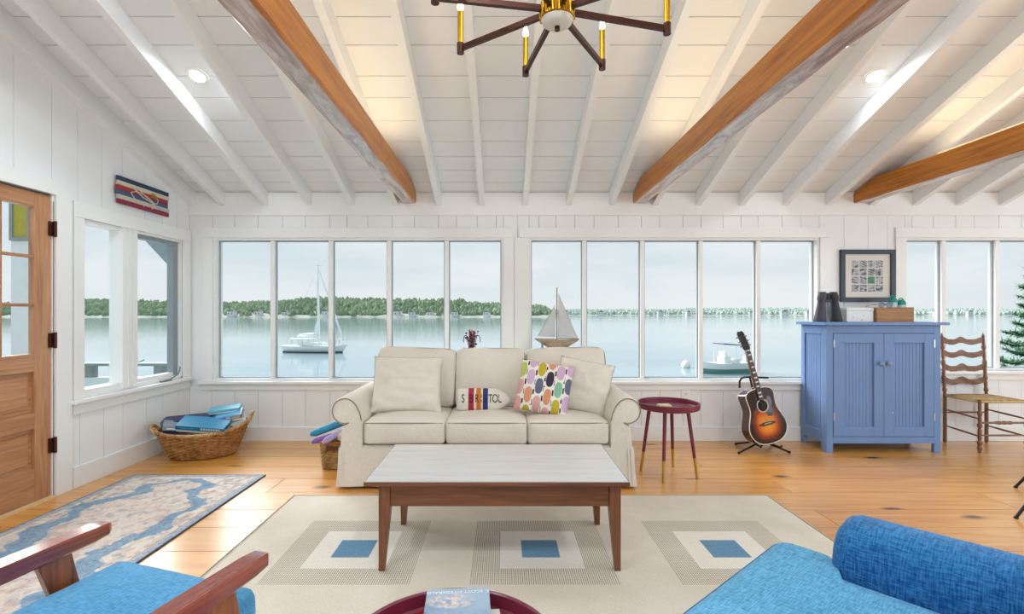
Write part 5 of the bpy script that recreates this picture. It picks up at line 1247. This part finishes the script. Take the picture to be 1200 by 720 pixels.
# ================================================================== CHAIRS AT THE RIGHT
M_oak = wood('walnut_chair', '7d5334', '96694a', '5b3820', 2, 1.5, .45, .2)
M_oakh = wood('walnut_chair_rung', '7d5334', '96694a', '5b3820', 0, 1.5, .45, .2)
def ladder_chair():
    t = thing('ladderback_chair', 'turned wooden ladder-back chair with woven rush seat', 'chair', (4.56, 4.76, 0), 0)
    xl, xr, yb_, yf = -.205, .205, .165, -.195
    def turned(x, y, H, lean, beads, fin):
        prof = []; z = 0.0
        n = 60
        for i in range(n + 1):
            z = H * i / n; r_ = .0165 - .003 * (z / H)
            for c_, a in beads:
                d_ = abs(z - c_)
                if d_ < .022: r_ += a * math.cos(d_ / .022 * math.pi / 2)
                elif d_ < .034: r_ -= .003
            prof.append((r_, z))
        if fin: prof += [(.008, H + .002), (.013, H + .012), (.014, H + .022), (.008, H + .034), (.004, H + .046), (.0005, H + .055)]
        b_ = B().lathe([(.009, 0.001)] + prof[1:], (x, y, 0), 14)
        b_.v = [(v[0], v[1] + lean * max(0, v[2] - .45), v[2]) for v in b_.v]
        return b_
    for x in (xl, xr): turned(x, yb_, 1.03, .06, [(.52, .005), (.64, .006), (.79, .006), (.94, .006)], True).build('back_post', M_oak, t, smooth=50)
    for x in (xl, xr): turned(x - .0 if x < 0 else x + .02, yf, .485, 0, [(.05, .005), (.09, .006), (.25, .005), (.36, .004)], False).build('front_leg', M_oak, t, smooth=50)
    for z in (.605, .735, .87, 1.0):
        top, bot = [], []
        for i in range(25):
            u = -1 + i / 12; x = u * .192
            top.append((x, z + .026 + .014 * math.cos(u * math.pi * 2) * (1 - .3 * abs(u)) + .004 * math.cos(u * math.pi * 4)))
            bot.append((x, z - .028 + .010 * math.cos(u * math.pi * 2)))
        lv = yb_ + .06 * max(0, z - .45)
        b_ = B().prism(top + bot[::-1], 1, lv - .006, lv + .006); b_.v = [(v[0], v[1] + .022 * (1 - (v[0] / .192) ** 2), v[2]) for v in b_.v]
        b_.build('ladder_slat', M_oakh, t)
    # rush seat: four woven triangles
    M_rush = G('woven_rush', 'c2a06a', .8); v = M_rush.co(); X, Y, Z = M_rush.sep(v)
    ax, ay = M_rush.ma('ABSOLUTE', M_rush.ma('DIVIDE', X, .22)), M_rush.ma('ABSOLUTE', M_rush.ma('DIVIDE', M_rush.ma('ADD', Y, .015), .19))
    sel = M_rush.step(M_rush.ma('SUBTRACT', ax, ay), 0, .01)
    s1 = M_rush.ma('SINE', M_rush.ma('MULTIPLY', Y, 520.0)); s2 = M_rush.ma('SINE', M_rush.ma('MULTIPLY', X, 520.0))
    st = M_rush.ma('ADD', M_rush.ma('MULTIPLY', sel, s2), M_rush.ma('MULTIPLY', M_rush.ma('SUBTRACT', 1.0, sel), s1))
    M_rush.set('Base Color', M_rush.ramp(M_rush.ma('ADD', M_rush.ma('MULTIPLY', st, .25), M_rush.ma('MULTIPLY', M_rush.noise(v, 30, 2), 1.0)), [(.25, '8a6a3c'), (.75, 'd3b47e')])); M_rush.bump(st, .5, .003)
    B().rbox((.008, -.015, .468), (.222, .186, .016), .013, 10, (0, 0, .008)).build('rush_seat', M_rush.m, t, smooth=60)
    def rung(p, q, r0, turned_=False):
        P, Q = Vector(p), Vector(q); n = 30; pts = [P.lerp(Q, i / n) for i in range(n + 1)]
        rr_ = [r0 * (.7 + .3 * math.sin(math.pi * i / n)) + ((.006 * abs(math.sin(i * .9))) if turned_ and 9 < i < 21 else 0) for i in range(n + 1)]
        B().tube(pts, rr_, 10).build('stretcher', M_oakh, t, smooth=60)
    rung((xl, yf, .275), (xr + .02, yf, .275), .011, True); rung((xl, yf, .16), (xr + .02, yf, .16), .009)
    rung((xl, yb_, .30), (xr, yb_, .30), .009)
    for z in (.31, .15):
        rung((xl, yf, z), (xl, yb_, z + .02), .009); rung((xr + .02, yf, z), (xr, yb_, z + .02), .009)
ladder_chair()
def metal_chair():
    t = thing('metal_leg_chair', 'chair on thin black splayed metal legs near the blue armchair', 'chair', (3.83, 3.10, 0), 0)
    for p, q in (((3.748, 3.653, .006), (3.905, 3.45, .45)), ((3.19, 3.107, .006), (3.47, 3.06, .45)), ((4.42, 3.12, .006), (4.18, 3.12, .45)), ((3.83, 2.52, .006), (3.80, 2.76, .45))):
        lg = B().cyl(p, q, .009, .011, n=10).build('leg', M_black, t, smooth=50, w=True)
        B().cyl((p[0], p[1], .0005), (p[0], p[1], .012), .012, n=10).build('foot_cap', M_black, lg, w=True)
    Mx = Matrix.Translation((3.83, 3.10, .462)) @ Matrix.Rotation(R(39.8), 4, 'Z')
    B().rbox((0, 0, 0), (.33, .27, .022), .02, 8, (0, 0, .008), M=Mx).build('seat', plain('charcoal_seat', '3a3a3d', .7), t, smooth=60, w=True)
    B().rbox((0, -.29, .27), (.27, .02, .18), .018, 8, (0, 0.01, 0), M=Mx).build('backrest', plain('charcoal_back', '3a3a3d', .7), t, smooth=60, w=True)
    for s_ in (-.16, .16): B().cyl(Mx @ Vector((s_, -.25, 0)), Mx @ Vector((s_, -.29, .15)), .009, n=8).build('back_post', M_black, t, w=True)
metal_chair()
# ================================================================== BASKETS
def weave_wall(rad, H, z0, mat, parent, stakes=32, rows=20, amp=.006, r_w=.0055, r_s=.0045):
    """upright stakes and, over and under them, one wavy closed weaver per row"""
    b_ = B(); n = stakes * 6
    for r_ in range(rows):
        u = (r_ + .5) / rows; pts = []
        for k in range(n):
            a = 2 * math.pi * k / n; x, y, e = rad(u, a); L = math.hypot(x, y)
            q = 1 + amp * math.sin(a * stakes / 2 + (math.pi if r_ % 2 else 0)) / L
            pts.append((x * q, y * q, z0 + H * u + e))
        b_.tube(pts, r_w, 5, closed=True)
    o = b_.build('weavers', mat, parent, smooth=70); o['kind'] = 'stuff'
    s_ = B()
    for k in range(stakes):
        a = 2 * math.pi * (k + .5) / stakes; pts = []
        for u in (0, .25, .5, .75, 1): x, y, e = rad(u, a); pts.append((x, y, z0 + H * u + e))
        s_.tube(pts, r_s, 6)
    o = s_.build('stakes', mat, parent, smooth=60); o['kind'] = 'stuff'
    # thin inner skin closes the chinks
    rings = [[Vector((rad(u, 2 * math.pi * k / 72)[0] * .982, rad(u, 2 * math.pi * k / 72)[1] * .982, z0 + H * u + rad(u, 2 * math.pi * k / 72)[2])) for k in range(72)] for u in (0, .2, .4, .6, .8, 1)]
    B().ring_loft(rings, cap=False).build('lining', mat, parent, smooth=60)
def wicker_mat(name, a, b, c):
    g = G(name, a, .6, 0, .35); v = g.co(); n = g.noise(v, 26, 2); n2 = g.noise(v, 6, 2)
    g.set('Base Color', g.ramp(g.ma('ADD', g.ma('MULTIPLY', n, .6), g.ma('MULTIPLY', n2, .4)), [(.3, c), (.5, a), (.7, b)])); return g.m
M_wick = wicker_mat('golden_wicker', 'ad7a44', 'cb9a62', '754a22')
M_sea = wicker_mat('seagrass', 'a5834c', 'c4a56c', '6d5126')
M_rimw = wicker_mat('pale_wicker_rim', 'b8905c', 'd3b07d', '86603a')
BKX, BKY, BKR = -2.695, 4.49, 22.0
def laundry_basket():
    t = thing('wicker_basket', 'large oval wicker basket of game boxes in the corner', 'basket', (BKX, BKY, 0), R(BKR))
    def rad(u, a):
        k = .70 + .30 * u ** .85; ex_ = .06 * u * max(0, math.cos(a)) ** 2.5 + .03 * u * max(0, -math.cos(a)) ** 3
        return (.36 * k * math.cos(a), .245 * k * math.sin(a), ex_)
    weave_wall(rad, .215, .010, M_wick, t, 40, 17, .0075, .0062, .006)
    B().lathe([(0.0001, .002), (.245, .002), (.25, .012), (0.0001, .012)], (0, 0, 0), 48, sx=1, sy=.65).build('base', M_wick, t)
    for ph in (0, math.pi):
        pts = []
        for k in range(160):
            a = 2 * math.pi * k / 160; x, y, e = rad(1, a); q = 1 + .016 * math.cos(a * 24 + ph)
            pts.append((x * q, y * q, .229 + e + .008 * math.sin(a * 24 + ph)))
        B().tube(pts, .0095, 7, closed=True).build('rim_braid', M_rimw, t, smooth=60)
    for sd in (-1, 1):
        for off in (-.007, .007):
            top = .39 if sd > 0 else .315
            pts = bez((sd * .358, -.075, .27 if sd > 0 else .25), (sd * .405, -.065, top), (sd * .405, .065, top), (sd * .358, .075, .27 if sd > 0 else .25), 18)
            pts = [(p[0] + off * math.sin(i * 1.2), p[1], p[2] + off * math.cos(i * 1.2)) for i, p in enumerate(pts)]
            B().tube(pts, .0105, 7).build('handle', M_rimw, t, smooth=60)
laundry_basket()
# game boxes lying in the basket
M_teal3 = plain('box_teal', '2484ad', .35, var=.05); M_navy = plain('box_navy', '24305a', .35, var=.05); M_sky = plain('box_sky_blue', '66b9d6', .35, var=.05); M_bwhite = plain('box_white', 'e9e7e3', .5, var=.02); M_mid = plain('box_mid_blue', '3b78b0', .35, var=.1, scale=25); M_gry = plain('box_grey', '8d98a6', .4)
M_redp = plain('print_red', 'c2343d', .5, var=0); M_tan = plain('print_tan', 'c9b48c', .5, var=.1)
def game_box(label, lx, ly, z, w_, d, h, rot, m_top, m_side, deco=()):
    """lx, ly in the basket's own frame"""
    c_, s_ = math.cos(R(BKR)), math.sin(R(BKR))
    t = thing('game_box', label, 'box', (BKX + lx * c_ - ly * s_, BKY + lx * s_ + ly * c_, z), (R(rot[0]), R(rot[1]), R(rot[2] + BKR)), group='game boxes in the wicker basket')
    B().box(-w_ / 2 + .002, w_ / 2 - .002, -d / 2 + .002, d / 2 - .002, 0, h * .5).build('tray', m_side, t)
    l = B().box(-w_ / 2, w_ / 2, -d / 2, d / 2, h * .35, h).build('lid', m_top, t, bevel=.0015)
    for (a, b, c, e, mm, fc) in deco:   # flat printed blocks; fc: f front edge, t top, l left end
        if fc == 'f': B().box(a * w_, b * w_, -d / 2 - .0008, -d / 2, h * c, h * e).build('print', mm, l)
        elif fc == 'l': B().box(-w_ / 2 - .0008, -w_ / 2, a * d, b * d, h * c, h * e).build('print', mm, l)
        else: B().box(a * w_, b * w_, c * d, e * d, h, h + .0008).build('print', mm, l)
    return t
bars = [(.02 + .052 * i, .055 + .052 * i, .52, .84, M_bwhite, 'f') for i in range(8)]
game_box('flat white game box at the bottom of the basket', 0, 0, .014, .36, .20, .05, (0, 0, 0), M_bwhite, M_bwhite)
game_box('mid blue game box lying under the others', .0, 0, .066, .40, .22, .06, (0, 0, 2), M_mid, M_bwhite)
game_box('grey and white game box in the middle of the basket', -.01, 0, .128, .44, .24, .055, (0, 0, -2), M_gry, M_bwhite)
game_box('teal game box with white lettering tilted at the basket front', .02, -.085, .262, .40, .17, .060, (20, 6, -16), M_teal3, M_bwhite, bars + [(-.44, -.12, .62, .70, M_sky, 'f'), (-.3, .3, .45, .85, M_sky, 'l')])
game_box('navy game box with red and white spots at the back of the basket', -.10, .085, .285, .46, .15, .055, (10, -3, -6), M_navy, M_gry, [(.08, .13, .42, .92, M_redp, 'f'), (.16, .22, .42, .92, M_bwhite, 'f'), (-.5, -.30, .36, .98, M_gry, 'f')])
game_box('sky blue game box topmost of the pile', .16, .10, .372, .26, .17, .032, (5, -6, -4), M_sky, M_mid, [(-.45, .45, .05, .3, M_bwhite, 'f')])
game_box('bright blue picture-printed game box beside the handle', .20, .005, .312, .24, .15, .052, (16, -10, -4), M_mid, M_bwhite, [(-.25, -.05, .5, .95, M_redp, 'f'), (-.02, .12, .5, .95, M_bwhite, 'f'), (.15, .45, .42, .9, M_tan, 'f'), (-.4, .4, -.3, .3, M_sky, 't')])
game_box('small grey game box at the basket end by the door wall', -.245, -.03, .255, .13, .17, .060, (8, 10, 12), M_gry, M_navy, [(-.3, .3, .5, .75, M_bwhite, 'f'), (-.3, .3, .5, .75, M_sky, 'l')])
game_box('crumpled white game leaflet box under the handle', .285, .02, .255, .12, .16, .05, (5, -18, 8), M_bwhite, M_bwhite)

def seagrass_basket():
    t = thing('seagrass_basket', 'small square seagrass basket tucked beside the sofa arm', 'basket', (-1.385, 4.19, 0), 0)
    def rad(u, a):
        ca, sa = math.cos(a), math.sin(a); k = .86 + .14 * u
        return (.118 * k * math.copysign(abs(ca) ** .45, ca), .14 * k * math.copysign(abs(sa) ** .45, sa), 0)
    weave_wall(rad, .215, .006, M_sea, t, 24, 14, .006, .0075, .006)
    B().box(-.085, .085, -.10, .10, .001, .008).build('base', M_sea, t)
    pts = [(rad(1, 2 * math.pi * k / 60)[0] * 1.01, rad(1, 2 * math.pi * k / 60)[1] * 1.01, .224) for k in range(60)]
    B().tube(pts, .010, 8, closed=True).build('rim', plain('rust_rim', 'a8632f', .7, var=.15, scale=40), t, smooth=60)
    B().box(-.05, .08, -.152, -.146, .165, .20).build('handle_strap', plain('brown_leather', '5a3325', .5), t)
seagrass_basket()
def roll(label, pts, r_, c, name='foam_toy'):
    t = thing(name, label, 'toy', pts[0]); m = plain('foam_' + c, c, .6, var=.05)
    B().tube(pts, [r_ * .5] + [r_] * (len(pts) - 2) + [r_ * .6], 12).build('body', m, t, smooth=60, w=True)
    P, Q = Vector(pts[0]), Vector(pts[1]); B().cyl(P.lerp(Q, -.04), P.lerp(Q, .08), r_ * .55, n=12).build('tip', plain('tip_' + c, 'e9e6ee', .5), t, smooth=60, w=True)
roll('teal foam tube sticking out of the seagrass basket', [(-1.60, 4.13, .275), (-1.56, 4.135, .285), (-1.40, 4.16, .345), (-1.20, 4.20, .41)], .030, '2d8fb3')
roll('purple foam tube pointing down from the seagrass basket', [(-1.58, 4.10, .215), (-1.54, 4.105, .228), (-1.42, 4.13, .262), (-1.30, 4.16, .29)], .023, '8a63b5')
roll('lilac foam tube lying over the seagrass basket rim', [(-1.455, 4.02, .235), (-1.43, 4.03, .25), (-1.36, 4.08, .29), (-1.27, 4.14, .33)], .026, 'b3a5dd')
t = thing('twine_ball', 'pale ball of twine in the seagrass basket', 'twine', (-1.315, 4.08, .275))
B().ball((0, 0, 0), .040, 16, 10).build('core', plain('twine_cream', 'dcd2c3', .9, var=.1, scale=50), t, smooth=60)
for k in range(5): B().tube([(.041 * math.cos(R(a)), .041 * math.sin(R(a)) * math.cos(k), .041 * math.sin(R(a)) * math.sin(k)) for a in range(0, 360, 15)], .004, 5, closed=True).build('strand', plain('twine_strand', 'cbbfae', .9), t, smooth=60)

# ================================================================== CONSOLE BEHIND THE SOFA
t = thing('console_table', 'narrow white console table behind the sofa', 'table', (-0.1, 4.74, 0))
B().box(-1.0, .8, 4.60, 4.92, .735, .76).build('top', M_trim, t, w=True, bevel=.003)
for x in (-.97, .73):
    for y in (4.62, 4.86): B().box(x, x + .04, y, y + .04, .0005, .734).build('leg', M_trim, t, w=True)
def model_boat():
    t = thing('model_sailboat', 'wooden model sailboat with pale sails on the console behind the sofa', 'model boat', (.51, 4.76, .7605), 0)
    M_hull = wood('driftwood_hull', 'a8957c', 'c2b097', '857259', 0, 2, .6); M_sail = fabric('grey_sailcloth', 'cfd2d4', 300, .03, .1); M_spar = plain('tan_spar', '8f8371', .6)
    k = 4.76 / 585; X = lambda px: (px - 651) * k; Z = lambda py: 1.28 - (py - 367) * k - .7605
    # hull: from bow (x=677) to stern (x=624), deck at y~397, keel line at y~412
    rings = []
    n = 20
    for i in range(n + 1):
        u = -1 + 2 * i / n; x = u * .212; b_ = max(.004, .055 * (1 - abs(u) ** 2.5)); zt = Z(398) + .006 * u * u + (.006 if u < 0 else 0); zb = zt - .010 - .115 * (1 - abs(u) ** 1.15)
        rings.append([Vector((x, -b_, zt)), Vector((x, -b_ * .75, zt + (zb - zt) * .5)), Vector((x, -.004, zb)), Vector((x, .004, zb)), Vector((x, b_ * .75, zt + (zb - zt) * .5)), Vector((x, b_, zt))])
    B().ring_loft(rings).build('hull', M_hull, t, smooth=50)
    dk = Z(398)
    B().cyl((0, 0, dk), (0, 0, Z(337)), .0065, .005, 10).build('mast', M_spar, t, smooth=50)
    def sail(p0, p1, p2):
        s_ = B().prism([p0, p1, p2], 1, -.004, .004).build('sail', M_sail, t)
        B().tube([(p[0], 0, p[1]) for p in (p0, p1, p2)], .0045, 6, closed=True).build('sail_hem', M_spar, s_)
    sail((X(653), Z(395)), (X(674.5), Z(396)), (X(653), Z(345)))
    sail((X(629), Z(394)), (X(648.5), Z(395)), (X(648.5), Z(358)))
    B().cyl((X(652), 0, Z(396.5)), (X(676), 0, Z(397)), .0045, n=8).build('boom', M_spar, t, smooth=50)
    M_st = plain('grey_stand', '8a8680', .5)
    for a in (-.14, .10): B().box(a - .008, a + .008, -.03, .03, .02, dk - .045 + (0.03 if a < 0 else 0)).build('stand_post', M_st, t)
    B().box(-.17, .15, -.05, .05, 0, .0195).build('stand_base', M_st, t)
    B().tube(bez((.09, -.02, .12), (.12, -.02, .15), (.15, -.02, .14), (.15, -.02, .10), 8), .005, 6).build('rudder_loop', M_st, t, smooth=60)
model_boat()
def flowers():
    rr = random.Random(12)
    t = thing('flower_vase', 'dark pink flowers in a small vase behind the sofa', 'vase', (-.30, 4.74, .7605))
    B().lathe([(0.0001, 0), (.035, 0), (.045, .03), (.04, .08), (.022, .10), (.026, .115), (.023, .115), (.0001, .10)], n=20).build('vase', plain('clear_grey_vase', 'c8ccca', .15), t, smooth=50)
    M_pk = plain('dusky_rose_petal', '9c4757', .7, var=.25, scale=60); M_pk2 = plain('pale_pink_petal', 'd9a9ad', .7, var=.2, scale=60); M_dk = plain('dark_stem', '3f3a3c', .7)
    for k in range(70):
        a = rr.uniform(0, 6.283); h = rr.uniform(.16, .36); r_ = (.062 if h > .24 else .045) * rr.uniform(.2, 1.0)
        p = Vector((r_ * math.cos(a), r_ * math.sin(a) * .8, h)); s_ = rr.uniform(.013, .022)
        B().tube([(0, 0, .09), (p.x * .5, p.y * .5, h * .6), tuple(p)], .0015, 4).build('stem', M_dk, t)
        bl = B()
        for q in range(6):
            b2 = 6.283 * q / 6; d = Vector((math.cos(b2), math.sin(b2), rr.uniform(-.3, .5))); e = d.cross(Vector((0, 0, 1))).normalized() * s_ * .5
            bl.add([p, p + d * s_ * .6 + e, p + d * s_ * 1.25, p + d * s_ * .6 - e], [(0, 1, 2, 3)])
        bl.ball(p, s_ * .55, 8, 6)
        bl.build('bloom', M_pk if rr.random() < .72 else M_pk2, t)
    for sd in (-1, 1):
        B().tube(bez((.02 * sd, 0, .12), (.05 * sd, -.02, .22), (.10 * sd, -.02, .20), (.115 * sd, -.02, .13), 10), .003, 6).build('curling_stem', M_dk, t, smooth=60)
        B().tube(bez((.03 * sd, 0, .28), (.06 * sd, 0, .33), (.085 * sd, 0, .30), (.078 * sd, 0, .24), 10), .0035, 6).build('drooping_stem', M_dk, t, smooth=60)
flowers()

# ================================================================== CHANDELIER
def chandelier():
    D = 1.137; cx, cy, zc = .2045, 1.90, 1.28 + D; Rr = .462
    t = thing('chandelier', 'eight-armed bronze and brass candle chandelier with frosted hub', 'chandelier', (cx, cy, zc))
    M_brz = plain('oil_bronze', '4a2a20', .35, .7, var=.05); M_br = plain('chandelier_brass', 'c9992f', .25, .95, var=.03)
    M_fro = plain('frosted_glass', 'd9d6cd', .5, var=.02); M_cand = emis('candle_bulb', 'ffe6b0', 12)
    zr = cz(cy) - zc
    B().cyl((0, 0, .03), (0, 0, zr - .03), .009, n=12).build('rod', M_brz, t, smooth=50)
    B().lathe([(.0001, 0), (.06, .0), (.065, .02), (.065, .05), (.0001, .05)], (0, 0, zr - .055), 28).build('ceiling_plate', M_brz, t, smooth=40)
    hb = B().lathe([(.0001, -.02), (.058, -.02), (.062, -.015), (.062, .030), (.056, .035), (.0001, .035)], n=36).build('hub', M_br, t, smooth=35)
    fl_ = B()
    for k in range(16): a = 6.283 * k / 16; fl_.cyl((.060 * math.cos(a), .060 * math.sin(a), -.018), (.060 * math.cos(a), .060 * math.sin(a), .032), .009, n=8)
    fl_.build('hub_fluting', M_br, hb, smooth=60)
    B().lathe([(.0001, -.047), (.04, -.045), (.056, -.034), (.061, -.021), (.0001, -.021)], n=36).build('frosted_disc', M_fro, hb, smooth=60)
    B().cyl((0, 0, -.046), (0, 0, -.062), .010, n=12).build('finial', M_brz, hb, smooth=50)
    for k in range(8):
        a = R(12.5 + 45 * k); d = Vector((math.cos(a), math.sin(a), 0)); s_ = Vector((-d.y, d.x, 0))
        p0 = d * .055 + Vector((0, 0, .015)); p1 = d * Rr + Vector((0, 0, .002))
        rg = [[p + s_ * u * .009 + Vector((0, 0, w_ * .010)) for u, w_ in ((-1, -1), (1, -1), (1, 1), (-1, 1))] for p in (p0, p1)]
        ar = B().ring_loft(rg).build('arm', M_brz, t)
        B().cyl(p1 + Vector((0, 0, -.022)), p1 + Vector((0, 0, .022)), .0155, n=14).build('cup', M_brz, ar, smooth=50)
        B().cyl(p1 + Vector((0, 0, .0225)), p1 + Vector((0, 0, .158)), .0125, n=14).build('candle_sleeve', M_br, ar, smooth=50)
        b_ = B().lathe([(.006, 0), (.012, .012), (.013, .022), (.008, .042), (.002, .058), (.0002, .062)], p1 + Vector((0, 0, .1585)), 12).build('bulb', M_cand, ar, smooth=60)
    l = add_light('chandelier_glow', 'POINT', (cx, cy, zc + .30), Euler((0, 0, 0)), 8, (1.0, .86, .62), shadow_soft_size=.25)
chandelier()
